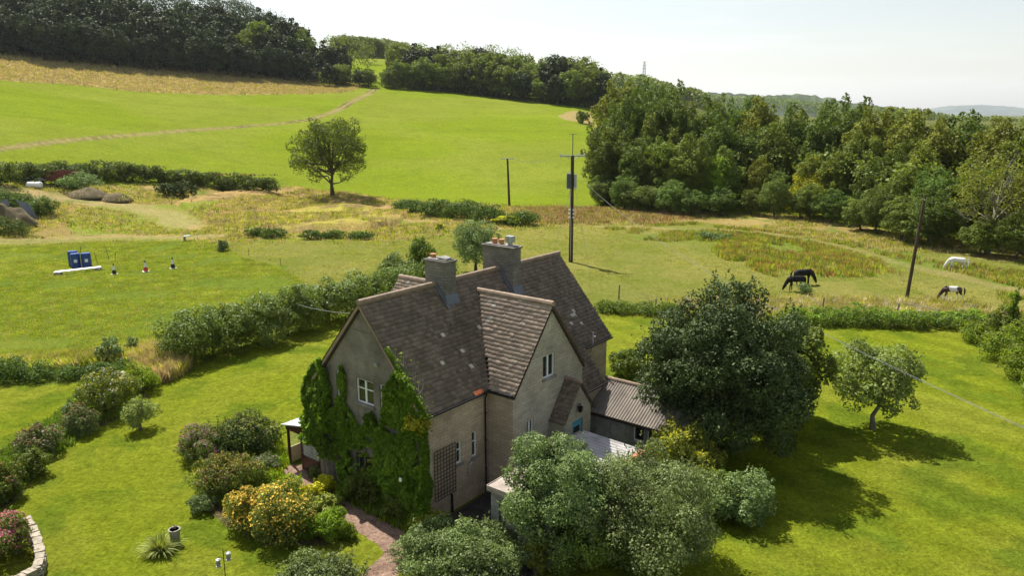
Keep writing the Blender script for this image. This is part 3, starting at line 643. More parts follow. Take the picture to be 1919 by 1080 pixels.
# roofs: every tile laid as its own tapering slab so that the courses step
def tiles(O, U, S, Nn, L, SLn, keep, seed, cw=.22, ch=.2, th=.047, lich=0., clusters=()):
    rg = np.random.default_rng(seed); nr = int(SLn / ch) + 1; nc_ = int(L / cw) + 1; Vs = []; Ms = []
    O, U, S, Nn = [np.array(q, float) for q in (O, U, S, Nn)]
    for r in range(nr):
        off = .5 * (r % 2) * cw
        s1 = min((r + 1) * ch, SLn); s0 = s1 - ch * 1.2
        for k in range(-1, nc_ + 1):
            u0 = max(0, k * cw + off); u1 = min(L, (k + 1) * cw + off - .006)
            if u1 - u0 < .03: continue
            if not keep((u0 + u1) / 2, s1): continue
            j = rg.normal(0, .005); lift = th * (1 + rg.normal(0, .22)); rot = rg.normal(0, .008)
            sag = .03 * math.sin((u0 + u1) * .35 + seed) - .02
            a = O + U * u0 + S * s0 + Nn * (.004 + sag); b_ = O + U * u1 + S * s0 + Nn * (.004 + sag)
            c = O + U * (u1) + S * (s1 + j + rot) + Nn * (lift + sag); d = O + U * u0 + S * (s1 + j - rot) + Nn * (lift + sag)
            e = d - Nn * (.03); f = c - Nn * (.03)
            Vs += [a, b_, c, d, e, f]
            mt = 0
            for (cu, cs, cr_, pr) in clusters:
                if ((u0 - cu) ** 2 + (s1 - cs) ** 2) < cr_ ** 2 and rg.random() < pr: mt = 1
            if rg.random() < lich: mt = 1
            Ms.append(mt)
    n = len(Ms); i = np.arange(n)[:, None] * 6
    return np.array(Vs), np.concatenate([i + np.array([[0, 3, 2, 1]]), i + np.array([[3, 4, 5, 2]])]), np.array(Ms * 2)
def roof_part(name, mats, pieces, parent):
    V_ = []; F_ = []; M_ = []; n = 0
    for V0, F0, M0 in pieces: V_.append(V0); F_.append(F0 + n); M_.append(M0); n += len(V0)
    return mesh_np(name, np.concatenate(V_), np.concatenate(F_), mats, np.concatenate(M_), parent)
pz = math.atan(SL); cs_, sn_ = math.cos(pz), math.sin(pz)
full = (MX + .22) / cs_; cat = (8.4 - MX) / cs_
wz = lambda y: WR - abs(y - WM) * (WR - 5.02) / (WM - WY0 + .15)
def keep_main(u, s):
    y = u - .15; x = MX + s * cs_; z = RZ - s * sn_
    if s > full + .001 and not (WY1 < y < 11.9): return False
    return not (WY0 < y < WY1 and z < wz(y) - .1 and x > MX)
LT = LN + .3
right = tiles((MX, -.15, RZ), (0, 1, 0), (cs_, 0, -sn_), (sn_, 0, cs_), LT, cat, keep_main, 3, lich=.002, clusters=[(3.2, 3.1, .55, .07), (3.7, 4.0, .5, .06), (12.6, 4.2, .7, .12)])  # clusters put the slope's white glints into the tile colour
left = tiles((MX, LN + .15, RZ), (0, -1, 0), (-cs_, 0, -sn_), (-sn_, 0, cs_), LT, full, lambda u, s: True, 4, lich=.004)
rf = roof_part('roof', ['roof_tile', 'lichen_glint'], [right, left], house)
# solid roof underneath
ub = MB()
for y0, y1, xr in ((-.13, WY1 + .02, MX + .2), (WY1 + .02, 11.88, 4.95), (11.88, LN + .13, MX + .2)):
    ub.slab((MX, y0, RZ - .03), (MX, y1, RZ - .03), (MX + xr, y1, RZ - .03 - xr * SL), (MX + xr, y0, RZ - .03 - xr * SL), -.1) if False else None
    dz = .17; q = [(MX, y0, RZ - dz), (MX + xr - .03, y0, RZ - dz - xr * SL), (MX + xr - .03, y1, RZ - dz - xr * SL), (MX, y1, RZ - dz)]; ub.slab(*q, .09)
q = [(MX, LN + .13, RZ - .17), (-.17, LN + .13, RZ - .17 - (MX + .2) * SL), (-.17, -.13, RZ - .17 - (MX + .2) * SL), (MX, -.13, RZ - .17)]; ub.slab(*q, .09)
ub.build('roof_deck', 'dark_timber', house)
# wing roof
wp = math.atan2(WR - 5.02, WM - WY0 + .15); wc, ws = math.cos(wp), math.sin(wp); wl = (WM - WY0 + .15) / wc
mainz = lambda x: RZ - (x - MX) * SL
def keep_w(flip):
    def k(u, s):
        x = (8.45 - u) if not flip else (3.9 + u); z = WR - s * ws; return z > mainz(x) - .05
    return k
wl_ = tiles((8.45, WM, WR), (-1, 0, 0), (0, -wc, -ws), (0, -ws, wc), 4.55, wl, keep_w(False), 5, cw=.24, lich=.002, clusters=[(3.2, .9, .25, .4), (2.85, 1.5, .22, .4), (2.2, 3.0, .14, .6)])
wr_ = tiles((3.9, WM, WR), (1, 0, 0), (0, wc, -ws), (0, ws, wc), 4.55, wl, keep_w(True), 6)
roof_part('wing_roof', ['wing_tile', 'lichen_glint'], [wl_, wr_], house)
wb = MB(); x0 = 6.9
wb.slab((8.43, WM, WR - .17), (4.05, WM, WR - .17), (6.95, WY0 - .1, 4.88), (8.43, WY0 - .1, 4.88), .06)
wb.slab((4.05, WM, WR - .17), (8.43, WM, WR - .17), (8.43, WY1 + .1, 4.88), (6.95, WY1 + .1, 4.88), .06)
wb.build('wing_roof_deck', 'dark_timber', house)
# left wing roof
lp = math.atan2(8. - 4.7, 2.7); lc, ls = math.cos(lp), math.sin(lp)
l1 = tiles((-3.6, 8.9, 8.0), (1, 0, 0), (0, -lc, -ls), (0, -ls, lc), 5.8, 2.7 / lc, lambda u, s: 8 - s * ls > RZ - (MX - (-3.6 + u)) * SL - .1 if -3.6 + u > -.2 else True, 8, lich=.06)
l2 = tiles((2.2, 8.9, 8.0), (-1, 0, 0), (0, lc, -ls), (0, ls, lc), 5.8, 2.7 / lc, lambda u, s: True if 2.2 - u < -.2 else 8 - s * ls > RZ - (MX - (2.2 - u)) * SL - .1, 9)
roof_part('wing_roof', ['wing_tile', 'lichen_glint'], [l1, l2], house)
def ridge(mb, p0, p1, r=.13):
    p0 = np.array(p0, float); p1 = np.array(p1, float); L = np.linalg.norm(p1 - p0); n = max(1, int(L / .38)); d = (p1 - p0) / n
    for i in range(n):
        a = p0 + d * i; b_ = p0 + d * (i + 1) + d * .04; mb.tube([a, b_], [r, r * 1.07], 8)
for a, b_ in ((-.17, 4.46), (5.2, 9.1), (9.8, LN + .17)): rt = MB(); ridge(rt, (MX, a, RZ + .0), (MX, b_, RZ + .0)); rt.build('ridge_tile', 'ridge_tile', rf)
for a, b_ in (((8.47, WM, WR - .02), (3.98, WM, WR - .02)), ((-3.62, 8.9, 7.98), (2.1, 8.9, 7.98))): rt = MB(); ridge(rt, a, b_); rt.build('ridge_tile', 'ridge_tile', rf)
mb = MB()
for q in (0, 1): mb.slab(*[tuple(np.array((MX, 3.0, RZ)) + np.array((cs_, 0, -sn_)) * s + np.array((sn_, 0, cs_)) * .07 + np.array([0, u, 0])) for u, s in ((q * .3, full - .17), (q * .3, full + .02), (q * .3 + .29, full + .02), (q * .3 + .29, full - .17))], .03)
mb.build('replacement_tile', 'new_tile', rf)
# verge and gutters
for y in (-.16, LN + .1):
    for sx in (-1, 1):
        mb = MB(); e = MX + .22; mb.slab((MX, y, RZ - .05), (MX + sx * e, y, RZ - .05 - e * SL), (MX + sx * e, y + .06, RZ - .05 - e * SL), (MX, y + .06, RZ - .05), .12 * (1 if sx > 0 else -1)); mb.build('verge', 'ridge_tile', house)
zE = RZ - (MX + .24) * SL - .02
for pts in ([(W_ + .3, -.1, zE), (W_ + .3, WY0 - .2, zE), (WX + .1, WY0 - .2, zE + .05)], [(W_ + .3, 11.95, zE), (W_ + .3, LN + .1, zE)], [(8.45, WY1 + .1, 3.42), (8.45, 11.9, 3.42)]): mb = MB(); mb.tube(pts, .05, 8); mb.build('gutter', 'black_iron', house)
mb = MB(); mb.tube([(W_ + .3, WY0 - .35, zE), (W_ + .09, WY0 - .25, zE - .35), (W_ + .08, WY0 - .22, .05)], .038, 8)
for z in (1.2, 2.6, 3.9): mb.tube([(W_ + .08, WY0 - .22, z), (W_ + .08, WY0 - .22, z + .07)], .052, 8)
mb.build('downpipe', 'black_iron', house)
mb = MB(); mb.tube([(W_ + .08, 1.62, -.05), (W_ + .08, 1.62, .85), (W_ + .01, 1.62, .92)], .05, 8); mb.build('downpipe', 'black_iron', house)
mb = MB(); mb.tube([(W_ + .01, 2.95, 1.95), (W_ + .14, 2.9, 1.95), (W_ + .14, 2.72, 1.86), (W_ + .14, 2.72, 1.4), (W_ + .02, 2.72, 1.3)], .03, 6); mb.build('waste_pipe', 'galvanised', house)
mb = MB(); mb.tube([(W_ + .1, 12.7, 4.55), (W_ + .2, 12.7, 5.0), (W_ + .2, 12.7, 5.7)], .035, 6); mb.tube([(W_ + .2, 12.7, 5.5), (W_ + .42, 12.6, 5.5)], .03, 6); mb.build('flue_pipe', 'galvanised', house)
# chimneys
def chimney(y0, y1, x0, x1, zt, pots, cowl):
    mb = MB(); mb.box(x0, x1, y0, y1, 6.6, zt - .12); mb.box(x0 - .03, x1 + .03, y0 - .03, y1 + .03, zt - .12, zt - .06); mb.box(x0 - .07, x1 + .07, y0 - .07, y1 + .07, zt - .06, zt)
    ch_ = mb.build('chimney', 'chimney_stone', rf)
    fl = MB(); zr = lambda x: RZ - abs(x - MX) * SL
    o = .1
    for yy in (y0 - .03, y1 + .012):
        fl.slab((MX, yy, zr(MX) - .05), (x1 + .02, yy, zr(x1) - .1), (x1 + .02, yy, zr(x1) + .22), (MX, yy, zr(MX) + .25), .016)
    fl.slab((x1 + .005, y0 - .08, zr(x1) + .3), (x1 + .2, y0 - .06, zr(x1 + .2) + .09), (x1 + .2, y1 + .06, zr(x1 + .2) + .09), (x1 + .005, y1 + .08, zr(x1) + .3), .02)
    fl.slab((x1 - .6, y0 - .16, zr(x1 - .6) + .1), (x1 + .3, y0 - .16, zr(x1 + .3) + .1), (x1 + .3, y0 - .0, zr(x1 + .3) + .1), (x1 - .6, y0 - .0, zr(x1 - .6) + .1), .02)
    fl.build('flashing', 'lead', ch_)
    yc = (y0 + y1) / 2
    mo = MB(); mo.box(x0 + .05, x1 - .05, y0 + .05, y1 - .05, zt + .0, zt + .05); mo.build('mortar_bed', 'block', ch_)
    for px_, h in pots:
        p = MB(); p.tube([(px_, yc, zt + .0), (px_, yc, zt + h * .8), (px_, yc, zt + h * .8), (px_, yc, zt + h)], [.15, .125, .16, .155], 12, cap=True); p.build('chimney_pot', 'terracotta', ch_)
    if cowl:
        p = MB(); p.tube([(x1 - .45, yc, zt + .0), (x1 - .45, yc, zt + .25)], .13, 10); 
        for a, b_ in ((-.2, -.02), (.02, .2)): p.box(x1 - .45 + a, x1 - .45 + b_, yc - .17, yc + .17, zt + .2, zt + .52)
        p.build('cowl', 'galvanised', ch_)
    else:
        p = MB(); p.slab((x1 - .6, y0 + .1, zt + .14), (x1 - .1, y0 + .15, zt + .1), (x1 - .1, y1 - .15, zt + .12), (x1 - .62, y1 - .1, zt + .16), .05); p.build('capping_slab', 'block', ch_)
chimney(4.5, 5.2, 2.78, 4.08, 10.4, [(3.0, .22)], False)
chimney(9.15, 9.78, 2.4, 4.4, 10.45, [(2.95, .3), (3.4, .3)], True)
# porch on the wing
PX0, PX1, PY0, PY1, PM, PE, PR = WX + .003, 9.05, 7.0, 9.35, 8.17, 3.15, 4.72
mb = MB(); wall(mb, (PX1, PY0, 0), (0, 1, 0), PY1 - PY0, [(0, PE), (PM - PY0, PR - .12), (PY1 - PY0, PE)], [(.75, 1.65, .02, 2.75)], nrm=(1, 0, 0))
wall(mb, (PX0, PY0, 0), (1, 0, 0), PX1 - PX0, [(0, PE), (PX1 - PX0, PE)], nrm=(0, -1, 0)); wall(mb, (PX0, PY1, 0), (1, 0, 0), PX1 - PX0, [(0, PE), (PX1 - PX0, PE)], nrm=(0, 1, 0))
pc = mb.build('porch', 'wing_stone', house)
pp = math.atan2(PR - 3.0, PM - PY0 + .15); c1, s1 = math.cos(pp), math.sin(pp)
pl = tiles((9.25, PM, PR), (-1, 0, 0), (0, -c1, -s1), (0, -s1, c1), 9.25 - WX - .01, (PM - PY0 + .2) / c1, lambda u, s: True, 11)
pr_ = tiles((WX + .01, PM, PR), (1, 0, 0), (0, c1, -s1), (0, s1, c1), 9.25 - WX - .01, (PM - PY0 + .2) / c1, lambda u, s: True, 12)
pr2 = roof_part('porch_roof', ['roof_tile', 'lichen_glint'], [pl, pr_], pc)
mb = MB(); ridge(mb, (9.27, PM, PR), (WX + .01, PM, PR), .09); mb.build('ridge_tile', 'ridge_tile', pc)
mb = MB(); mb.box(PX1 - .12, PX1 - .07, PY0 + .79, PY0 + 1.61, .06, 2.7); d = mb.build('door', 'blue_door', pc)
mb = MB(); mb.box(PX1 - .069, PX1 - .05, PY0 + .95, PY0 + 1.45, 1.5, 2.4); mb.build('pane', 'glass', pc)
mb = MB(); lx = PX1 + .16; mb.tube([(PX1, PM, 3.55), (lx, PM, 3.6), (lx, PM, 3.45)], .022, 6); mb.tube([(lx, PM, 3.5), (lx, PM, 3.46), (lx, PM, 3.2), (lx, PM, 3.16)], [.03, .13, .09, .03], 6); mb.build('lantern', 'black_iron', pc)
# vent, small white sensor on ivy, trellis
mb = MB(); mb.tube([(4.3, -.003, 6.75), (4.3, -.14, 6.72)], [.09, .11], 8); mb.build('alarm_bell', 'galvanised', house)
tr = MB(); ty0, ty1, tz0, tz1 = .62, 1.92, .95, 3.22
for i in range(8): y = ty0 + (ty1 - ty0) * i / 7; tr.box(W_ + .03, W_ + .05, y - .014, y + .014, tz0, tz1)
for i in range(14): z = tz0 + (tz1 - tz0) * i / 13; tr.box(W_ + .051, W_ + .07, ty0, ty1, z - .014, z + .014)
o = tr.build('trellis', 'trellis_wood', None, loc=HO, rz=-YAW); tag(o, 'brown wooden lattice trellis fixed to the side wall of the house', 'trellis')
# glazed lean-to porch at the left corner
cv = thing('conservatory', 'glazed lean-to with dark red frame at the corner of the house', 'conservatory', HO, -YAW)
cx0, cy1 = -2.55, 2.6
mb = MB()
for x, y in ((cx0, .02), (cx0 + 1.05, .02), (cx0, cy1), (-.12, .02), (cx0, 1.3)): mb.box(x, x + .1, y, y + .1, 0, 2.15 + (x - cx0) * .23)
mb.slab((cx0 - .05, .0, 1.95), (-.02, .0, 1.95), (-.02, .0, 2.7), (cx0 - .05, .0, 2.18), .06)
mb.box(cx0, cx0 + .08, .1, cy1, 2.0, 2.2); mb.box(cx0 + 1.15, -.13, .03, .09, .05, .85); mb.box(cx0 + 1.15, -.13, .0, .12, .85, .93)
mb.box(cx0 - .005, cx0 + .06, .12, cy1, .0, .1); mb.build('frame', 'dark_red_wood', cv)
mb = MB(); mb.slab((cx0 - .2, -.15, 2.2), (-.01, -.15, 2.75), (-.01, cy1, 2.75), (cx0 - .2, cy1, 2.2), .03); ro = mb.build('roof', 'polycarbonate', cv)
mb = MB()
for k in range(6):
    y = -.15 + k * .54; mb.slab((cx0 - .2, y, 2.225), (-.01, y, 2.775), (-.01, y + .04, 2.775), (cx0 - .2, y + .04, 2.225), .02)
mb.build('glazing_bar', 'white_paint', ro)
mb = MB(); mb.box(cx0 + 1.16, -.14, .05, .06, .94, 2.0); mb.box(cx0 + .03, cx0 + .04, .12, cy1, 1.0, 1.98); mb.build('pane', 'pane_clear', cv)
mb = MB(); mb.box(cx0 + .02, cx0 + .05, .13, cy1, .1, .98); mb.box(cx0 + .1, -.1, cy1 - .05, cy1, 0, 2.3); mb.build('panel', 'cream_panel', cv)
rg = np.random.default_rng(5)
o = thing('potted_flowers', 'red flowers standing inside the glazed lean-to', 'potted plant', tuple(hw(-.75, .4)), -YAW)
mb = MB(); mb.tube([(0, 0, 0), (0, 0, .28)], [.14, .19], 10); mb.tube([(.35, 0, 0), (.35, 0, .25)], [.13, .17], 10); mb.build('pot', 'terracotta', o)
make_leaves('foliage', rg, np.array([[0, 0, .45, .3, .2, .22], [.35, 0, .42, .22, .2, .2]]), 160, .1, 'leaf_bright', o, [('flower_magenta', 60, .08)])
# ivy on the gable
rg = np.random.default_rng(11); ivp = np.array([(607, 668), (592, 680), (580, 706), (577, 735), (583, 775), (590, 815), (600, 850), (634, 872), (655, 925), (700, 970), (760, 985), (803, 985), (816, 900), (818, 800), (812, 785), (800, 775), (785, 740), (765, 705), (752, 690), (742, 700), (732, 725), (727, 765), (722, 800), (712, 800), (704, 775), (695, 770), (690, 790), (676, 800), (664, 775), (652, 755), (648, 700), (641, 684), (637, 700), (637, 760), (628, 765), (621, 720), (612, 685)], float)
n = 90000; xx = rg.uniform(-.75, W_ + .35, n); zz = rg.uniform(-.05, 7.2, n); dep = rg.uniform(0, 1, n)
Pw = np.stack([HO[0] + xx * math.cos(YAW), HO[1] - xx * math.sin(YAW), zz], 1); pj = project(Pw)
pj[:, 0] += 5 * (fbm(xx, zz, .7, 3, 3) - .5) * 2; pj[:, 1] += 10 * (fbm(xx, zz, .6, 3, 4) - .5)
ok = inpoly(pj[:, 0], pj[:, 1], ivp)
ok &= ~((xx > 2.3) & (xx < 4.0) & (zz > .9) & (zz < 2.9) & (fbm(xx, zz, .3, 2, 9) < .62))
ok &= ~((zz < 1.9 - .55 * xx + .4) & (xx < 1.7)) ; xx, zz, dep = xx[ok], zz[ok], dep[ok]
ok2 = (fbm(xx, zz, .45, 3, 77) > .33) | (zz > 5.2); xx, zz, dep = xx[ok2], zz[ok2], dep[ok2]
bulge = (.12 + 1.5 * fbm(xx, zz, .9, 4, 8) ** 3) * np.clip(1.25 - zz / 9, .3, 1.2)
P = np.stack([np.where(xx > W_ + .02, W_ + .02 + (xx - W_) * .8, xx), -.03 - bulge * dep ** .5, zz], 1)
Nn = unit(rg.normal(size=P.shape) * .55 + np.array([0, -.7, .55]))
V1, F1 = leaf_geo(P, Nn, .15, rg, .8)
# shoots creeping round onto the tiles, and onto the side wall
n2 = 9000; u = rg.uniform(-.1, .95, n2); zz2 = rg.uniform(.2, 4.75, n2); k = u < .1 + .75 * np.clip(fbm(u * 0, zz2, 1.0, 2, 5), 0, 1) ** 1.6; u = u[k]; zz2 = zz2[k]
P2 = np.stack([W_ + .03 + rg.uniform(0, .22, len(u)), u - .1, zz2], 1); V2, F2 = leaf_geo(P2, unit(rg.normal(size=P2.shape) * .5 + np.array([.8, 0, .5])), .12, rg, .8)
n3 = 500; s = rg.uniform(2.3, full + .1, n3); u = rg.exponential(.16, n3) - .2; P3 = np.array([MX, 0, RZ]) + np.outer(s, [cs_, 0, -sn_]) + np.outer(u, [0, 1, 0]) + np.outer(rg.uniform(.05, .2, n3), [sn_, 0, cs_])
V3, F3 = leaf_geo(P3, unit(rg.normal(size=P3.shape) * .6 + np.array([.4, 0, .8])), .11, rg, .8)
n4 = 700; P4 = np.stack([rg.uniform(W_ - .6, W_ + .35, n4), rg.normal(-.15, .22, n4), rg.normal(4.75, .16, n4)], 1); V4, F4 = leaf_geo(P4, unit(rg.normal(size=P4.shape) + np.array([0, 0, .8])), .12, rg, .8)
iv = thing('climbing_ivy', 'dense bright green creeper covering the lower front gable wall', 'climbing plant', HO, -YAW)
Vc = np.concatenate([V1, V2, V3]); Fcc = np.concatenate([F1, F2 + len(V1), F3 + len(V1) + len(V2)]); mi = np.zeros(len(Fcc), int)
mesh_np('foliage', np.concatenate([Vc, V4]), np.concatenate([Fcc, F4 + len(Vc)]), ['leaf_ivy', 'leaf_yellow'], np.concatenate([mi, np.ones(len(F4), int)]), iv)
mb = MB()
for k in range(26):
    x = rg.uniform(.3, W_ - .1); pts = [(x, -.06, 0)]; 
    for z in (1.2, 2.5, 3.8, 4.8): x += rg.normal(0, .18); pts.append((x, -.06, z))
    mb.tube(pts, [.03, .025, .02, .014, .006], 4)
for k in range(7):
    a = np.array([MX, 0, RZ]) + np.array([cs_, 0, -sn_]) * rg.uniform(3.6, 5.2) + np.array([sn_, 0, cs_]) * .1; pts = [a]
    for j in range(4): a = a + np.array([-cs_, 0, sn_]) * rg.uniform(.15, .4) + np.array([0, rg.uniform(.0, .3), rg.uniform(0, .12)]); pts.append(a)
    mb.tube(pts, [.014, .011, .008, .006, .003], 4)
mb.build('stem', 'bark_pale', iv)
mb = MB(); mb.box(6.15, 6.28, -.75, -.7, 2.25, 2.4); o = mb.build('box_on_stem', 'white_paint', house); o.name = 'wall_box'
# ------------------------------------------------------------------ outbuildings
sh_ = thing('outbuilding', 'low block outbuilding with brown corrugated roof behind the porch', 'outbuilding', HO, -YAW)
SX0, SX1, SY0, SY1 = 8.0, 13.3, 10.62, 14.2; SYM = 12.5
mb = MB(); hs = [(10.75 - SX0, 11.35 - SX0, 1.3, 2.08), (11.5 - SX0, 12.0 - SX0, 1.3, 2.08), (12.15 - SX0, 12.75 - SX0, 1.2, 2.08)]
wall(mb, (SX0, SY0, 0), (1, 0, 0), SX1 - SX0, [(0, 2.32), (SX1 - SX0, 2.32)], hs, nrm=(0, -1, 0)); wall(mb, (SX0, SY1, 0), (1, 0, 0), SX1 - SX0, [(0, 2.32), (SX1 - SX0, 2.32)], nrm=(0, 1, 0))
gt2 = [(0, 2.3), (SYM - SY0, 3.3), (SY1 - SY0, 2.3)]
wall(mb, (SX1, SY0, 0), (0, 1, 0), SY1 - SY0, gt2, nrm=(1, 0, 0)); wall(mb, (SX0, SY0, 0), (0, 1, 0), SY1 - SY0, gt2, nrm=(-1, 0, 0)); mb.build('wall', 'block', sh_)
for h in hs: window(sh_, (SX0, SY0, 0), Xd, (0, -1, 0), h, 1, False)
mb = MB()
for a in (8.6, 9.5): mb.box(a, a + .82, SY0 - .04, SY0 - .004, .05, 2.05)
mb.build('door', 'grey_timber', sh_)
def corrugated(p00, p10, p01, p11, n, amp, axis_len):
    """sheet: ribs run from edge p00-p10 to edge p01-p11"""
    p00, p10, p01, p11 = [np.array(q, float) for q in (p00, p10, p01, p11)]; nn = np.cross(p10 - p00, p01 - p00); nn = nn / np.linalg.norm(nn); nn *= np.sign(nn[2])
    s = np.linspace(0, 1, n * 6 + 1); h = amp * np.cos(s * n * 2 * math.pi); rows = []
    T_ = np.linspace(0, 1, 7)
    for t_ in T_: rows.append(np.outer(1 - s, p00 * (1 - t_) + p01 * t_) + np.outer(s, p10 * (1 - t_) + p11 * t_) + np.outer(h, nn))
    V_ = np.concatenate(rows); V_ = np.concatenate([V_, V_ - nn * .025]); m_ = len(s); i = np.arange(6 * (m_ - 1)); r = i // (m_ - 1); c = i % (m_ - 1); a = r * m_ + c
    F_ = np.stack([a, a + 1, a + m_ + 1, a + m_], 1); return V_, np.concatenate([F_, F_[:, ::-1] + 7 * m_])
V1, F1 = corrugated((SX0 - .05, SY0 - .2, 2.28), (SX1 + .2, SY0 - .2, 2.28), (SX0 - .05, SYM, 3.42), (SX1 + .2, SYM, 3.42), 36, .028, 1)
V2, F2 = corrugated((SX0 - .05, SY1 + .2, 2.28), (SX1 + .2, SY1 + .2, 2.28), (SX0 - .05, SYM, 3.42), (SX1 + .2, SYM, 3.42), 36, .028, 1)
ro = mesh_np('roof', np.concatenate([V1, V2]), np.concatenate([F1, F2 + len(V1)]), 'corrugated', parent=sh_)
mb = MB(); ridge(mb, (SX0 - .05, SYM, 3.44), (SX1 + .2, SYM, 3.44), .1); mb.build('ridge_cap', 'ridge_tile', ro)
mb = MB(); mb.box(SX0, SX1 + .1, SY0 - .19, SY0 - .16, 2.1, 2.24); mb.build('fascia', 'dark_timber', sh_)
ga = thing('garage', 'flat roofed garage half hidden behind the foreground bushes', 'garage', HO, -YAW)
gx0, gx1, gy0, gy1, gz = 9.7, 12.8, .68, 7.4, 2.6
mb = MB(); wall(mb, (gx0 + .1, gy0 + .1, 0), (0, 1, 0), gy1 - gy0 - .2, [(0, gz - .16), (gy1 - gy0 - .2, gz - .16)], nrm=(-1, 0, 0)); wall(mb, (gx1 - .1, gy0 + .1, 0), (0, 1, 0), gy1 - gy0 - .2, [(0, gz - .16), (gy1 - gy0 - .2, gz - .16)], nrm=(1, 0, 0))
wall(mb, (gx0 + .1, gy0 + .1, 0), (1, 0, 0), gx1 - gx0 - .2, [(0, gz - .16), (gx1 - gx0 - .2, gz - .16)], [(.4, 2.6, .02, 2.1)], nrm=(0, -1, 0)); wall(mb, (gx0 + .1, gy1 - .1, 0), (1, 0, 0), gx1 - gx0 - .2, [(0, gz - .16), (gx1 - gx0 - .2, gz - .16)], nrm=(0, 1, 0)); mb.build('wall', 'block', ga)
mb = MB(); mb.box(gx0 + .52, gx0 + 2.68, gy0 + .2, gy0 + .24, .02, 2.1); mb.build('door', 'grey_timber', ga)
mb = MB(); mb.box(gx0, gx1, gy0, 4.3, gz - .15, gz); mb.box(gx0, gx0 + .22, 4.302, gy1, gz - .15, gz); g = mb.build('roof', 'felt_roof', ga)
V1, F1 = corrugated((gx0 + .2, gy1, gz + .03), (gx0 + .2, 4.25, gz + .03), (gx1 + .05, gy1, gz - .05), (gx1 + .05, 4.25, gz - .05), 13, .075, 1)
mesh_np('corrugated_sheet', V1, F1, 'corrugated_pale', parent=g)
mb = MB(); mb.box(gx1 + .06, gx1 + .3, 5.0, gy1, gz - .16, gz + .0); mb.build('verge_board', 'brick_edge', g)
mb = MB(); mb.box(gx0 - .03, gx0 - .003, gy0 - .02, gy1, gz - .2, gz + .03); mb.box(gx0, gx1, gy0 - .03, gy0 - .003, gz - .2, gz + .03); mb.build('fascia', 'felt_roof', ga)
# ------------------------------------------------------------------ garden plants
LEAFSCALE = 1.0
def B(*a, **k): return bush(*a, **k)
# --- front foreground trees
def garden_tree(name, label, cat, box, mat, n, size, trunk_h=.2, nc=26, flowers=None, bark='bark', depth=1., z0f=.18, cr=(.24, .4), pos=None, rh=None, group=None, nb=10):
    rng = np.random.default_rng(int(abs(box[0]) * 3 + box[3]) + 5)
    if pos is None: P, r, h = fit_box(*box, depth=depth)
    else: P = np.array([pos[0], pos[1], float(surf_z(*pos[:2]))]); r, h = rh
    o = thing(name, label, cat, tuple(P), 0, group); cl = dome_clumps(rng, r * .97, r * depth, h * (1 - z0f) * 1.02, nc, h * z0f, cr)
    make_leaves('crown', rng, cl, n, size, mat, o, flowers, floor=h * .04)
    trunk_mb(rng, h, max(.08, .022 * h + .04), cl, nb).build('trunk', bark, o, smooth=True); return o
garden_tree('shrub_tree', 'large grey green leafy tree in front of the garage roof', 'tree', (938, 1158, 826, 1085), 'leaf_grey', 60000, .1, z0f=.05, nc=34, depth=.9, cr=(.2, .34))
garden_tree('shrub_tree', 'rounded grey green tree right of the garage, nearest the lawn shadow', 'tree', (1060, 1355, 862, 1110), 'leaf_grey', 62000, .1, z0f=.03, nc=32, cr=(.2, .34))
B('shrub', 'wide pale leafed shrub at the bottom edge below the tarmac yard', 'shrub', (730, 990, 990, 1120), 'leaf_grey', 36000, .1, nc=26, depth=.8, cr=(.2, .34))
B('shrub', 'pale leafed shrub at the bottom edge left of the gravel path', 'shrub', (515, 690, 1052, 1120), 'leaf_grey', 12000, .1, nc=16, depth=.7)
B('shrub', 'small olive brown shrub between the two foreground trees', 'shrub', (978, 1030, 985, 1090), 'leaf_olive', 4000, .09, nc=12)
B('shrub', 'dark shrub behind the foreground tree by the garage corner', 'shrub', (1000, 1180, 950, 1100), 'leaf_hedge', 16000, .1, nc=16)
# --- big dark trees right of the house
garden_tree('holly_tree', 'huge dense grey green holly tree beside the corrugated outbuilding roof', 'tree', (1165, 1500, 572, 960), 'leaf_holly', 150000, .145, z0f=-.08, nc=50, cr=(.2, .32), nb=14, pos=tuple(at(1338, 852)[:2]), rh=(4.45, top_height(at(1338, 852), 556)), depth=.85)
garden_tree('broadleaf_tree', 'dark large leafed tree behind the right side of the holly', 'tree', (1335, 1548, 572, 815), 'leaf_hedge', 46000, .2, z0f=.04, nc=30, cr=(.2, .34), nb=14, pos=tuple(at(1444, 790)[:2]), rh=(2.95, top_height(at(1444, 790), 582)))
B('shrub', 'yellow green mottled shrub in front of the outbuilding windows', 'shrub', (1208, 1352, 792, 935), 'leaf_olive', 20000, .11, flowers=[('leaf_yellow', 1600, .1)], nc=22, cr=(.22, .36))
B('shrub', 'sprawling dark shrub under the holly beside its shadow on the lawn', 'shrub', (1318, 1452, 885, 1000), 'leaf_grey', 11000, .12, nc=18, cr=(.2, .4))
B('shrub', 'low dark shrub between yellow green shrub and foreground tree', 'shrub', (1240, 1380, 880, 985), 'leaf_hedge', 12000, .11, nc=14)
B('shrub', 'round green shrub between house end and outbuilding', 'shrub', (1140, 1215, 652, 712), 'leaf_hedge', 9000, .14, nc=12)
garden_tree('apple_tree', 'small pale leafed apple tree standing alone on the right lawn', 'tree', (1562, 1715, 645, 790), 'leaf_apple', 15000, .17, pos=tuple(at(1636, 806)[:2]), rh=(2.5, 4.9), z0f=.2, nc=24, cr=(.22, .36), bark='bark_pale', nb=14)
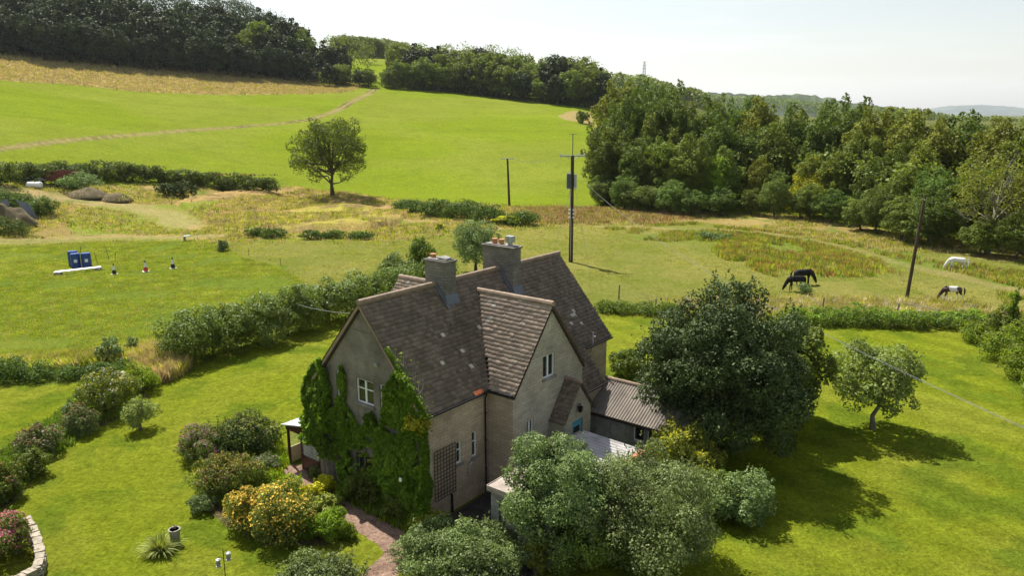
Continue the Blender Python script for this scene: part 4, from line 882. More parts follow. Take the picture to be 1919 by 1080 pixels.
# --- hedges
def hedge(label, boxes, mat, dens, size, flowers=None, group=None, name='hedge', depth=1.):
    rng = np.random.default_rng(int(boxes[0][0]) % 977 + 3); base = None; CL = []; A = 0
    for b_ in boxes:
        P, r, h = fit_box(*b_, depth=depth)
        if base is None: base = P
        cl = dome_clumps(rng, r, r * depth, h, 16, -.08 * h, (.32, .5)); cl[:, :3] += P - base; CL.append(cl); A += r * h * 4 + r * r * 3
    CL = np.concatenate(CL); o = thing(name, label, name.replace('_', ' '), tuple(base), 0, group)
    P_, Nn = cloud(rng, CL, int(A * dens), size); 
    fl = surf_z(P_[:, 0] + base[0], P_[:, 1] + base[1]) - base[2]; P_[:, 2] = np.maximum(P_[:, 2], fl + rng.uniform(0, .2, len(P_)))
    V_, F_ = leaf_geo(P_, Nn, size, rng); mi = np.zeros(len(F_), int); mats = [mat]
    for fm, fn, fs in flowers or []:
        P_, Nn = cloud(rng, CL, fn, fs, 1.2, (1., 1.12)); P_[:, 2] = np.maximum(P_[:, 2], .05); V2, F2 = leaf_geo(P_, Nn, fs, rng, .9); F_ = np.concatenate([F_, F2 + len(V_)]); V_ = np.concatenate([V_, V2]); mi = np.concatenate([mi, np.full(len(F2), len(mats))]); mats.append(fm)
    mesh_np('foliage', V_, F_, mats, mi, o)
    return o
hedge('tall clipped looking mixed hedge behind the left lawn, largest in view', [(305, 415, 572, 690), (375, 480, 565, 672), (440, 545, 552, 655), (515, 610, 530, 632), (575, 670, 515, 612), (640, 730, 503, 590), (700, 790, 500, 575)], 'leaf_hedge', 260, .16, [('leaf_grey', 9000, .16)])
hedge('low dark bank of hedge plants along the left edge of the lawn', [(-70, 10, 672, 722), (-10, 60, 665, 720), (45, 110, 678, 718), (100, 160, 685, 716), (150, 215, 680, 712), (205, 265, 672, 706)], 'leaf_nettle', 220, .15)
B('shrub', 'small upright shrub poking out of the left hedge bank', 'shrub', (183, 235, 626, 690), 'leaf_grey', 3500, .13, nc=9)
B('shrub', 'thin spiky shrub left of the tall hedge', 'shrub', (236, 264, 628, 672), 'leaf_grey', 1200, .12, nc=6)
hedge('low hedge with brambles between right lawn and horse paddock', [(1468, 1530, 578, 612), (1515, 1580, 576, 614), (1565, 1640, 574, 616), (1620, 1690, 578, 618), (1675, 1740, 582, 620), (1730, 1800, 584, 618), (1780, 1850, 580, 616)], 'leaf_hedge', 260, .15, [('leaf_bright', 3500, .15)])
hedge('short low hedge behind the far end of the house', [(1112, 1160, 563, 590), (1145, 1195, 564, 592), (1185, 1240, 566, 594), (1225, 1280, 568, 596)], 'leaf_hedge', 260, .15)
hedge('light green overgrown hedge down the right edge of the lawn', [(1800, 1860, 600, 648), (1835, 1900, 618, 680), (1870, 1940, 645, 715), (1905, 1980, 680, 770), (1880, 1960, 600, 660)], 'leaf_bright', 170, .16, [('leaf_hedge', 3000, .16)])
o = garden_tree('ivy_clad_stump', 'thin ivy covered trunk standing in the right hedge corner', 'tree', (1872, 1908, 528, 650), 'leaf_bright', 2500, .15, pos=tuple(at(1890, 640)[:2]), rh=(.5, 4.6), z0f=0, nc=12)
B('shrub', 'dark leafy mound at the foot of the ivy covered trunk', 'shrub', (1845, 1915, 570, 640), 'leaf_hedge', 6000, .15, nc=12)
# trees behind the house
garden_tree('broadleaf_tree', 'small dark round topped tree just left of the front chimney', 'tree', (763, 815, 437, 530), 'leaf_hedge', 9000, .16, nc=16, z0f=.1)
garden_tree('broadleaf_tree', 'grey green tree rising between the two chimneys', 'tree', (842, 942, 408, 520), 'leaf_grey', 17000, .17, nc=24, z0f=.05, cr=(.2, .34))
hedge('leafy shrubs with pale leaves behind the front chimney', [(705, 770, 470, 540), (740, 800, 485, 545), (780, 860, 480, 545)], 'leaf_hedge', 240, .16, [('leaf_grey', 3500, .16)], name='shrub_row')
# --- left border
B('rose_bush', 'tall rose bush with magenta and white flowers in the left border', 'rose bush', (150, 262, 692, 790), 'leaf_hedge', 14000, .1, [('flower_white', 260, .12), ('leaf_yellow', 900, .09)], nc=20)
B('rose_bush', 'small crimson flowered rose at the top of the left border', 'rose bush', (196, 250, 706, 750), 'leaf_hedge', 1500, .1, [('flower_magenta', 260, .15)], nc=9)
B('shrub', 'light green round shrub behind the magenta roses', 'shrub', (225, 300, 680, 745), 'leaf_bright', 6000, .11, nc=12)
garden_tree('small_tree', 'little round headed tree standing on the left lawn', 'tree', (234, 302, 748, 808), 'leaf_apple', 4200, .11, pos=tuple(at(264, 806)[:2]), rh=(1.1, 1.7), z0f=.12, nc=14, bark='bark_pale')
B('shrub', 'purple grey leafed shrub below the white roses', 'shrub', (120, 192, 760, 820), 'leaf_grey', 5000, .1, [('leaf_red', 900, .1)], nc=12)
B('shrub', 'bushy rose with reddish young leaves in the middle of the left border', 'shrub', (35, 122, 795, 862), 'leaf_grey', 6500, .1, [('leaf_red', 1600, .1), ('flower_white', 60, .1)], nc=14)
B('shrub', 'green leafy shrub near the left picture edge of the border', 'shrub', (20, 98, 845, 905), 'leaf_hedge', 6000, .11, nc=12)
B('shrub', 'border shrub with orange red flowers at the left edge', 'shrub', (-45, 42, 855, 950), 'leaf_hedge', 8000, .11, [('flower_magenta', 50, .1), ('flower_yellow', 70, .09)], nc=14)
B('shrub', 'low grey plant with twiggy stems above the purple grey shrub', 'shrub', (118, 150, 748, 782), 'leaf_grey', 900, .12, nc=6)
B('shrub', 'low dark leafed border plant nearest the stone bed', 'shrub', (-50, 30, 905, 962), 'leaf_hedge', 4500, .11, nc=10)
# --- island bed
B('flowering_shrub', 'mauve pink flowered shrub at the top left of the island bed', 'shrub', (335, 440, 800, 872), 'leaf_hedge', 12000, .09, [('flower_mauve', 1300, .08), ('flower_pink', 500, .07)], nc=16)
B('flowering_shrub', 'dark spreading shrub at the top of the island bed by the conservatory', 'shrub', (405, 530, 782, 870), 'leaf_dark', 18000, .1, [('leaf_olive', 2600, .09), ('leaf_red', 700, .08)], nc=22)
B('shrub', 'bronze tinted round shrub in the middle of the island bed', 'shrub', (360, 495, 852, 945), 'leaf_hedge', 17000, .09, [('leaf_red', 3300, .08), ('leaf_yellow', 900, .07)], nc=20)
B('shrub', 'blue grey low plant at the left foot of the bronze shrub', 'shrub', (355, 408, 922, 968), 'leaf_grey', 3600, .08, nc=10)
B('flowering_shrub', 'left of the two shrubs covered in orange yellow flowers', 'shrub', (423, 522, 915, 1010), 'leaf_hedge', 11000, .08, [('flower_yellow', 1300, .09), ('leaf_yellow', 1200, .08)], nc=18)
B('flowering_shrub', 'right and larger of the two shrubs covered in orange yellow flowers', 'shrub', (478, 602, 918, 1035), 'leaf_hedge', 15000, .08, [('flower_yellow', 1500, .09), ('leaf_olive', 1500, .08)], nc=20)
B('leafy_plant', 'bright green leafy perennial right of the yellow shrubs', 'plant', (578, 656, 955, 1024), 'leaf_bright', 6500, .1, nc=12)
B('leafy_plant', 'pale striped leaf clump between yellow shrubs and gravel path', 'plant', (575, 640, 930, 975), 'striped_leaf', 1800, .2, nc=8)
B('leafy_plant', 'small bright plant at the right tip of the island bed', 'plant', (630, 672, 985, 1018), 'leaf_bright', 1800, .09, [('flower_acid', 60, .08)], nc=8)
B('leafy_plant', 'fresh green perennials above the yellow flowered shrubs', 'plant', (440, 520, 885, 930), 'leaf_bright', 4500, .1, nc=10)
B('leafy_plant', 'lime green perennials beside the top of the gravel path', 'plant', (505, 572, 893, 935), 'leaf_bright', 3800, .09, [('flower_acid', 300, .07)], nc=10)
B('leafy_plant', 'lavender like plant below the conservatory corner', 'plant', (470, 530, 850, 890), 'leaf_grey', 2500, .09, [('flower_mauve', 250, .07)], nc=8)
B('leafy_plant', 'low yellow flowered plant along the left side of the path', 'plant', (560, 610, 905, 950), 'leaf_yellow', 2200, .09, [('flower_acid', 350, .08)], nc=8)
# --- bed under the gable
B('leafy_plant', 'golden yellow flowering plant at the foot of the gable wall', 'plant', (586, 632, 888, 935), 'leaf_yellow', 2800, .09, [('flower_acid', 1300, .08)], nc=9)
B('leafy_plant', 'grey leafed plant next to the conservatory doorstep', 'plant', (575, 605, 870, 900), 'leaf_grey', 1100, .08, nc=6)
B('leafy_plant', 'green plant right of the golden flowers by the gable', 'plant', (626, 668, 905, 942), 'leaf_bright', 2600, .09, nc=9)
B('shrub', 'dark shrub under the ivy in the middle of the gable bed', 'shrub', (655, 742, 868, 958), 'leaf_hedge', 9000, .11, nc=14)
B('shrub', 'low dark shrub under the ivy left of the yellow leafed one', 'shrub', (716, 775, 920, 985), 'leaf_hedge', 4500, .1, nc=10)
B('shrub', 'yellow leafed low shrub at the house corner by the tarmac', 'shrub', (768, 838, 958, 1008), 'leaf_olive', 5200, .09, [('leaf_yellow', 1200, .08)], nc=12)
# strappy clump and pot
def blades(name, mat, parent, rng, base_r, L, n, wd=.03, droop=1.0, loc=None, up=.8):
    a = rng.uniform(0, 2 * math.pi, n); rr = base_r * np.sqrt(rng.uniform(0, 1, n)); l = L * rng.uniform(.6, 1.1, n); tl = rng.uniform(.15, 1., n)
    d = np.stack([np.cos(a), np.sin(a)], 1); s = np.stack([-np.sin(a), np.cos(a)], 1); K = 5; V_ = np.zeros((n, K, 2, 3))
    for k in range(K):
        f = k / (K - 1); h = rr + l * tl * f; z = l * up * f * (1 - tl * droop * f * .75); w_ = wd * (1 - f ** 2 * .95)
        c = np.concatenate([d * h[:, None], z[:, None]], 1)
        for q, sg in ((0, -1), (1, 1)): V_[:, k, q] = c; V_[:, k, q, :2] += s * sg * w_
    i = np.arange(n)[:, None] * (2 * K); F_ = np.concatenate([i + np.array([[2 * k, 2 * k + 1, 2 * k + 3, 2 * k + 2]]) for k in range(K - 1)])
    return mesh_np(name, V_.reshape(-1, 3), F_, mat, parent=parent, loc=loc)
rng = np.random.default_rng(3); P = at(302, 1035)
o = thing('strappy_plant', 'tuft of long yellow striped leaves growing beside the stone pot', 'plant', tuple(P)); blades('foliage', 'striped_leaf', o, rng, .12, 1.05, 420, .022); 
P = at(330, 1020); o = thing('garden_pot', 'tall grey stone pot standing on the lawn by the striped plant', 'pot', tuple(P))
mb = MB(); mb.tube([(0, 0, 0), (0, 0, .5), (0, 0, .62), (0, 0, .66), (0, 0, .66), (0, 0, .56)], [.15, .2, .21, .24, .18, .17], 16); mb.build('pot', 'terracotta_pot', o); mb = MB(); mb.tube([(0, 0, .57), (0, 0, .585)], .175, 12); mb.build('soil', 'soil', o)
mb = MB()
for k in range(5): mb.tube([(0, 0, .57), (.05 * math.cos(k * 2), .05 * math.sin(k * 2), .7), (.12 * math.cos(k * 2), .12 * math.sin(k * 2), .8)], [.015, .012, .006], 4)
mb.build('stem', 'bark_pale', o)
# bird feeder
P = at(428, 1135); o = thing('bird_feeder', 'bird feeder pole with two hanging tube feeders at the bottom edge', 'bird feeder', tuple(P))
zt = top_height(P, 1030); mb = MB(); mb.tube([(0, 0, 0), (0, 0, zt)], .014, 6); mb.tube([(-.22, 0, zt - .35), (-.1, 0, zt - .3), (0, 0, zt - .38)], .01, 5); mb.tube([(0, 0, zt - .12), (.1, 0, zt - .05), (.17, 0, zt - .1)], .01, 5); mb.build('pole', 'black_iron', o)
for x, z in ((-.2, zt - .38), (.17, zt - .12)):
    mb = MB(); mb.tube([(x, 0, z), (x, 0, z - .03), (x, 0, z - .06), (x, 0, z - .28), (x, 0, z - .28), (x, 0, z - .31)], [.03, .09, .07, .07, .085, .085], 12); f = mb.build('feeder', 'galvanised', o)
    mb = MB(); mb.tube([(x, 0, z - .1), (x, 0, z - .25)], .073, 12); mb.build('seed_tube', 'terracotta_pot', f)
# raised stone bed bottom left
rng = np.random.default_rng(4)
path = [at(*q) for q in [(52, 990), (62, 1005), (72, 1030), (80, 1060), (74, 1085), (40, 1105), (0, 1112), (-50, 1118)]]
o = thing('stone_wall', 'curved dry stone retaining wall at the bottom left corner', 'wall', tuple(path[3])); mb = MB()
seg = np.array(path); dl = np.hypot(*np.diff(seg[:, :2], axis=0).T); cum = np.concatenate([[0], np.cumsum(dl)])
for z0 in np.arange(0, .52, .105):
    s = rng.uniform(0, .1)
    while s < cum[-1] - .15:
        L = rng.uniform(.16, .36); m_ = s + L / 2; p = np.array([np.interp(m_, cum, seg[:, i]) for i in (0, 1)]); q = np.array([np.interp(min(m_ + .05, cum[-1]), cum, seg[:, i]) for i in (0, 1)]) - p; q = q / (np.linalg.norm(q) + 1e-6); nn = np.array([-q[1], q[0]])
        c8 = [p + q * sx * L * .47 + nn * (sy * rng.uniform(.13, .19)) for sy in (-1, 1) for sx in (-1, 1)]; zz_ = z0 + rng.uniform(-.01, .02); h_ = rng.uniform(.08, .11)
        v = [(c[0] - path[3][0], c[1] - path[3][1], zz_ + rng.normal(0, .008)) for c in c8] + [(c[0] - path[3][0] + rng.normal(0, .012), c[1] - path[3][1] + rng.normal(0, .012), zz_ + h_ + rng.normal(0, .012)) for c in c8]
        mb.add(v, [(0, 2, 3, 1), (4, 5, 7, 6), (0, 1, 5, 4), (1, 3, 7, 5), (3, 2, 6, 7), (2, 0, 4, 6)]); s += L
mb.build('stonework', 'rubble', o)
B('valerian', 'pink flowered plants filling the curved stone bed at bottom left', 'plant', (-70, 66, 968, 1068), 'leaf_hedge', 13000, .1, [('flower_pink', 2300, .075)], nc=16)
# ------------------------------------------------------------------ middle distance plants
def strip_hedge(label, boxes, mat, dens, size, **k): return hedge(label, boxes, mat, dens, size, **k)
hedge('long dark bramble hedge along the foot of the hill pasture', [(-50, 40, 300, 350), (10, 100, 298, 345), (70, 160, 298, 340), (130, 220, 300, 340), (190, 280, 302, 342), (250, 330, 308, 345), (300, 380, 314, 348), (350, 430, 320, 352), (400, 480, 324, 356), (450, 530, 328, 358)], 'leaf_nettle', 34, .38, [('leaf_red', 700, .35)], depth=.5)
hedge('dark green nettle patch right of the lone oak', [(735, 800, 372, 400), (780, 850, 370, 408), (830, 900, 370, 412), (880, 950, 378, 420), (940, 1010, 395, 425)], 'leaf_nettle', 60, .32, name='nettle_patch', depth=.8)
B('shrub', 'round dark bush beside the rusty trailer', 'shrub', (108, 192, 323, 362), 'leaf_grey', 5000, .3, nc=14)
B('shrub', 'dark bush on the rough ground, left of a similar pair', 'shrub', (290, 340, 340, 370), 'leaf_dark', 2600, .28, nc=10)
B('shrub', 'dark bush on the rough ground, right of a similar pair', 'shrub', (325, 372, 338, 372), 'leaf_dark', 2600, .28, nc=10)
hedge('tall nettles round the sheeted heap at the left edge', [(-40, 40, 352, 400), (10, 75, 356, 402), (50, 108, 365, 408)], 'leaf_nettle', 90, .25, name='nettle_clump')
hedge('grassy nettles in front of the sheeted heap', [(-40, 20, 400, 440), (5, 60, 410, 445)], 'leaf_nettle', 80, .22, name='nettle_clump', flowers=[('leaf_red', 300, .2)])
B('ragwort', 'patch of bright yellow ragwort flowers behind the house', 'wild flowers', (918, 985, 403, 424), 'leaf_nettle', 900, .25, [('flower_acid', 1500, .24)], nc=10, stems=False, depth=.5)
B('ragwort', 'small yellow flower patch on the paddock edge', 'wild flowers', (815, 835, 417, 433), 'leaf_nettle', 300, .2, [('flower_acid', 140, .2)], nc=6, stems=False)
B('shrub', 'small shrub beside the paddock gateway', 'shrub', (406, 433, 448, 472), 'leaf_grey', 900, .2, nc=7)
B('shrub', 'weedy green shrub on the far side of the horse paddock', 'shrub', (1300, 1368, 432, 452), 'leaf_grey', 1800, .22, nc=8, depth=.5)
B('shrub', 'pale spiky thistle bush beside the black horses', 'shrub', (1492, 1522, 528, 553), 'leaf_grey', 900, .16, nc=7)
hedge('green weeds along the near edge of the rough ground', [(460, 500, 422, 446), (490, 540, 425, 448), (560, 610, 430, 450), (600, 650, 430, 448), (650, 700, 432, 450)], 'leaf_nettle', 70, .25, name='weed_patch', depth=.5)
o = garden_tree('lone_oak', 'spreading open crowned tree standing alone at the edge of the hill pasture', 'tree', (535, 690, 228, 365), 'leaf_oak', 19000, .36, pos=tuple(at(624, 367)[:2]), rh=(8.6, 14.6), z0f=.2, nc=34, cr=(.13, .21), nb=34)
B('shrub', 'dark bush in the far corner of the hill pasture by the tan patch', 'shrub', (1078, 1106, 205, 232), 'leaf_wood', 1500, .6, nc=10)
# ------------------------------------------------------------------ rough grass, docks and weeds (uncountable)
def tufts(name, label, cat, poly, n, h, mats, seed, wd=.03, per=7, spread=.12, clump=None, weights=None):
    rng = np.random.default_rng(seed); poly = np.asarray(poly); lo, hi = poly.min(0), poly.max(0); px = rng.uniform(lo[0], hi[0], n * 3); py = rng.uniform(lo[1], hi[1], n * 3)
    jx_ = px + rng.normal(0, 1.6, len(px)) * (lo[1] > 60); jy_ = py + rng.normal(0, 2.2, len(px)) * (lo[1] > 60)
    k = inpoly(jx_, jy_, poly) & (py > 5) & (dline(px, py, L_dirt) > 3.2) & (dline(px, py, L_dirt2) > 2.) & (dline(px, py, L_horse) > 1.6) & (dline(px, py, L_path) > .7)
    if clump: k &= fbm(px, py, clump[0], 3, seed) > clump[1] + rng.normal(0, .04, len(px))
    px, py = px[k][:n], py[k][:n]; n = len(px); pz_ = surf_z(px, py); px = np.repeat(px, per); py = np.repeat(py, per); pz_ = np.repeat(pz_, per); mt = np.repeat(rng.choice(len(mats), n, p=weights), per); m_ = len(px)
    a = rng.uniform(0, 6.283, m_); L = h * rng.uniform(.5, 1.3, m_); ln = rng.uniform(.1, .6, m_) * L; bx = px + rng.normal(0, spread, m_); by = py + rng.normal(0, spread, m_); sx, sy = -np.sin(a) * wd, np.cos(a) * wd
    z0 = pz_ - .02; V_ = np.stack([np.stack([bx - sx, by - sy, z0], 1), np.stack([bx + sx, by + sy, z0], 1), np.stack([bx + np.cos(a) * ln * .5 + sx * .8, by + np.sin(a) * ln * .5 + sy * .8, pz_ + L * .65], 1), np.stack([bx + np.cos(a) * ln, by + np.sin(a) * ln, pz_ + L], 1)], 1)
    base = np.array([px.mean(), py.mean(), 0]); o = mesh_np(name, V_.reshape(-1, 3) - base, np.arange(4 * m_).reshape(-1, 4), mats, mt, loc=tuple(base)); return tag(o, label, cat, kind='stuff')
tufts('rough_grass', 'rough yellow and green grass and weeds on the uneven middle ground', 'grass', P_rough, 22000, .32, ['straw', 'grass_olive', 'grass_green', 'leaf_nettle', 'leaf_yellow'], 1, .045, 6, .25, clump=(8, .42), weights=[.4, .24, .16, .1, .1])
tufts('rough_grass', 'tufts of rough grass in the left paddock', 'grass', P_left, 24000, .12, ['grass_green', 'grass_olive', 'straw'], 2, .022, 6, .14, clump=(5, .38), weights=[.55, .35, .1])
tufts('rough_grass', 'tufts of short grass in the horse paddock', 'grass', P_pad, 16000, .11, ['grass_green', 'grass_olive', 'straw'], 3, .022, 6, .14, clump=(5, .43), weights=[.35, .45, .2])
tufts('weeds', 'reddish docks and green weeds under the right hand wood', 'weeds', P_weedR, 12000, .42, ['grass_green', 'dock_red', 'leaf_nettle', 'grass_olive', 'straw'], 4, .035, 7, .2, clump=(5, .5), weights=[.42, .13, .14, .23, .08])
tufts('weeds', 'patch of red docks and weeds behind the black horses', 'weeds', P_docks, 3200, .55, ['grass_green', 'dock_red', 'leaf_nettle', 'grass_olive'], 5, .035, 8, .2, clump=(5, .44), weights=[.32, .3, .1, .28])
tufts('weeds', 'reddish brown docks in front of the tree belt and utility pole', 'weeds', P_brown, 3500, .5, ['dock_red', 'straw', 'leaf_nettle', 'grass_olive'], 6, .045, 7, .3, clump=(6, .4), weights=[.22, .45, .1, .23])
tufts('dry_grass', 'straw coloured tall grass along the hill strip below the wood', 'grass', P_strip, 20000, .5, ['straw', 'grass_olive'], 7, .13, 5, .6, weights=[.7, .3])
tufts('dry_grass', 'tall straw coloured grass at the left end of the tall hedge', 'grass', wpoly([(255, 700), (270, 668), (340, 660), (355, 690), (330, 712), (270, 730)]), 900, .95, ['straw', 'grass_olive'], 8, .02, 12, .14, weights=[.75, .25])
tufts('dry_grass', 'yellow tall grass on top of the left hedge bank', 'grass', wpoly([(-40, 690), (60, 682), (180, 672), (300, 650), (320, 672), (200, 690), (60, 705), (-40, 712)]), 2600, .8, ['straw', 'grass_olive', 'grass_green'], 9, .022, 10, .16, weights=[.35, .4, .25])
tufts('dry_grass', 'long pale grass along the paddock side of the right hedge', 'grass', wpoly([(1240, 585), (1300, 570), (1480, 560), (1650, 565), (1860, 580), (1850, 600), (1480, 590)]), 1800, .5, ['straw', 'grass_olive', 'flower_white'], 10, .02, 10, .16, weights=[.45, .5, .05])
tufts('bed_plants', 'mixed small green plants covering the flower beds', 'plants', P_bed1, 3000, .3, ['leaf_bright', 'leaf_hedge', 'leaf_yellow'], 12, .03, 9, .1, weights=[.5, .35, .15])
tufts('bed_plants', 'mixed low plants under the shrubs of the left border', 'plants', P_bed3, 2600, .28, ['leaf_bright', 'leaf_hedge', 'leaf_grey'], 13, .03, 9, .1, weights=[.35, .4, .25])
tufts('bed_plants', 'mixed low plants along the foot of the ivy gable', 'plants', P_bed2, 1300, .28, ['leaf_bright', 'leaf_hedge', 'leaf_yellow'], 14, .03, 9, .1, weights=[.4, .4, .2])
# ------------------------------------------------------------------ woods
rngW = np.random.default_rng(21)
def proto(kind, seed, nl=13000):
    rng = np.random.default_rng(seed); h = 14.; o = thing('tree', 'x', 'tree')
    if kind == 'round': cl = dome_clumps(rng, 4.8, 4.8, h * .92, 30, h * .06, (.2, .34)); mat = 'leaf_wood'; sz = .42
    elif kind == 'dark': cl = dome_clumps(rng, 5.2, 5.2, h * .95, 34, h * .04, (.18, .32)); mat = 'leaf_belt_dark'; sz = .42
    elif kind == 'tall': cl = dome_clumps(rng, 3.7, 3.7, h * .95, 30, h * .04, (.22, .38)); mat = 'leaf_olive'; sz = .38
    elif kind == 'far': cl = dome_clumps(rng, 5., 5., h * .95, 26, h * .04, (.2, .34)); mat = 'leaf_wood'; sz = .75
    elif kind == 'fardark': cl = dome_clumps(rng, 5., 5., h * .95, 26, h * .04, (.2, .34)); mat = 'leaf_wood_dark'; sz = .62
    elif kind == 'larch':
        rows = []
        for k in range(90):
            f = rng.uniform(0.05, 1) ** .8; z = h * (1.0 - f * .9); r = 3.4 * f ** .8; a = rng.uniform(0, 6.28); q = rng.uniform(.35, .95); s = .5 + .55 * f
            rows.append([math.cos(a) * r * q, math.sin(a) * r * q, z - .12 * r * q, s * 1.1, s * 1.1, s * .55])
        cl = np.array(rows); mat = 'leaf_brownolive'; sz = .34
    elif kind == 'drape':
        cl = dome_clumps(rng, 4.6, 4.6, h * .98, 30, 0, (.22, .36)); mat = 'leaf_drape'; sz = .36
    make_leaves('crown', rng, cl, nl, sz, mat, o, floor=.1, shoot=.4)
    trunk_mb(rng, h, .24, cl, 12, .25).build('trunk', 'bark', o); return o
leafmat('leaf_brownolive', (.09, .11, .025), (.15, .165, .038), .3)
leafmat('leaf_belt_dark', (.07, .11, .022), (.12, .165, .034), .28)
leafmat('leaf_drape', (.09, .135, .03), (.16, .21, .06), .35)
PR = {'round': [proto('round', 1), proto('round', 2)], 'dark': [proto('dark', 3), proto('dark', 4)], 'tall': [proto('tall', 5)], 'larch': [proto('larch', 6, 11000), proto('larch', 7, 11000)], 'drape': [proto('drape', 8), proto('drape', 10)],
      'far': [proto('far', 11, 4200), proto('far', 12, 4200), proto('far', 15, 4200)], 'fardark': [proto('fardark', 13, 6500), proto('fardark', 14, 6500)]}
used = set()
def place(kind, P, r, h, name, label, cat, group):
    q = PR[kind][rngW.integers(len(PR[kind]))]
    if q.name in used: o = copy_tree(q)
    else: o = q; used.add(q.name)
    o.name = name; used.add(o.name); base = {'larch': 3.4, 'tall': 3.9}.get(kind, 4.9)
    o.location = tuple(P); o.scale = (r / base, r / base, h / 14.); o.rotation_euler = (rngW.normal(0, .03), rngW.normal(0, .03), rngW.uniform(0, 6.28)); tag(o, label, cat, group); return o
def away(P, d): q = P[:2] * (1 + d / np.hypot(*P[:2])); return np.array([q[0], q[1], float(surf_z(*q))])
def pxof(P): return project([[P[0], P[1], P[2]]])[0][0]
def along(line, step, jit=.25):
    pts = np.array([at(*q)[:2] for q in line]); d = np.concatenate([[0], np.cumsum(np.hypot(*np.diff(pts, axis=0).T))]); s = np.arange(rngW.uniform(0, step), d[-1], step); s = s + rngW.normal(0, step * jit, len(s))
    return np.stack([np.interp(s, d, pts[:, 0]), np.interp(s, d, pts[:, 1])], 1)
KIND = {'round': ('broadleaf_tree', 'green round crowned tree'), 'dark': ('broadleaf_tree', 'very dark green dense tree'), 'tall': ('broadleaf_tree', 'tall olive tinted narrow tree'), 'larch': ('larch_tree', 'tall pointed olive green larch'), 'drape': ('creeper_covered_tree', 'low pale green tree smothered in creeper'), 'far': ('broadleaf_tree', 'green round tree'), 'fardark': ('broadleaf_tree', 'dark green tree')}
ORD = lambda n: {1: 'first', 2: 'second', 3: 'third', 4: 'fourth', 5: 'fifth', 6: 'sixth', 7: 'seventh', 8: 'eighth', 9: 'ninth', 10: 'tenth', 11: 'eleventh', 12: 'twelfth'}.get(n, str(n) + ('st' if n % 10 == 1 and n != 11 else 'nd' if n % 10 == 2 else 'rd' if n % 10 == 3 else 'th'))
ROWN = ['front', 'second', 'third', 'fourth', 'fifth', 'sixth', 'seventh', 'rear']
DESC = {'round': 'green round', 'dark': 'very dark', 'tall': 'olive tinted', 'larch': 'pointed larch', 'drape': 'pale creeper covered', 'far': 'mid green', 'fardark': 'dark green'}
def plant_row(lst, row, woodname, group):
    lst.sort(key=lambda q: q[0])
    for i, (x, kind, P, r, h) in enumerate(lst):
        place(kind, P, r, h, KIND[kind][0], '%s tree, %s from left in %s row of %s' % (DESC[kind], ORD(i + 1), ROWN[row], woodname), 'tree', group)
# right hand belt
front = [(1112, 384), (1180, 398), (1290, 408), (1400, 406), (1500, 414), (1570, 424), (1650, 446), (1750, 470), (1850, 485), (1960, 496), (2060, 510)]
SKY = lambda x: float(np.interp(x, [1100, 1150, 1250, 1350, 1450, 1550, 1650, 1750, 1850, 1950], [160, 146, 162, 178, 190, 186, 196, 216, 218, 222]))
for row in range(5):
    lst = []
    for p_ in along(front, [4.2, 5.6, 6., 6.2, 6.4][row]):
        P = away(p_, row * 7.5 + 2.2 + rngW.normal(0, 1.) * (row > 0)); x = pxof(P)
        if x > 2010 or (row > 0 and x < 1125 + 4 * row): continue
        if row == 0:
            kind = rngW.choice(['drape', 'dark', 'round'], p=[.62, .18, .2]) if x < 1480 else rngW.choice(['drape', 'dark', 'round'], p=[.2, .45, .35]); hh = rngW.uniform(4.5, 8.); r = rngW.uniform(2.4, 3.4)
        else:
            full_ = top_height(P, SKY(x) + rngW.uniform(-7, 10)); fr = [0, .62, .82, 1., 1.][row] * (rngW.uniform(.88, 1.05) if row < 3 else rngW.uniform(.97, 1.04)); hh = max(6, full_ * fr)
            if x < 1300: pr = ['larch', 'larch', 'tall', 'dark'] if row > 1 else ['dark', 'round', 'larch']
            elif x < 1500: pr = ['larch', 'tall', 'round', 'tall', 'dark']
            else: pr = ['round', 'dark', 'tall', 'tall', 'larch']
            if row == 1: pr = [k for k in pr if k != 'larch'] or ['round']
            kind = rngW.choice(pr); r = {'larch': hh * .21, 'tall': hh * .26}.get(kind, hh * .34); r = min(max(r, 2.6), 5.2)
        lst.append((x, kind, P, r, hh))
    plant_row(lst, row, 'the right hand wood', 'trees of the wood behind the horses')
B('shrub', 'yellow green glowing small tree at the foot of the wood', 'tree', (1470, 1560, 318, 412), 'leaf_yellow', 5200, .32, nc=20)
B('shrub', 'yellowish leafed small tree in the left half of the wood edge', 'tree', (1296, 1372, 285, 400), 'leaf_bright', 6500, .34, nc=20)
B('creeper_mound', 'rounded creeper covered bush at the left foot of the wood', 'shrub', (1108, 1172, 326, 388), 'leaf_drape', 5200, .3, nc=16)
rg = np.random.default_rng(9); P = at(1850, 478); o = thing('bare_tree', 'pale branched half dead tree at the right end of the wood', 'tree', tuple(away(P, 1))); cl = dome_clumps(rg, 5.5, 4.5, 11.5, 24, 1.5, (.2, .3)); make_leaves('crown', rg, cl, 4200, .32, 'leaf_olive', o); trunk_mb(rg, 11.5, .3, cl, 20, .15).build('trunk', 'bark_pale', o)
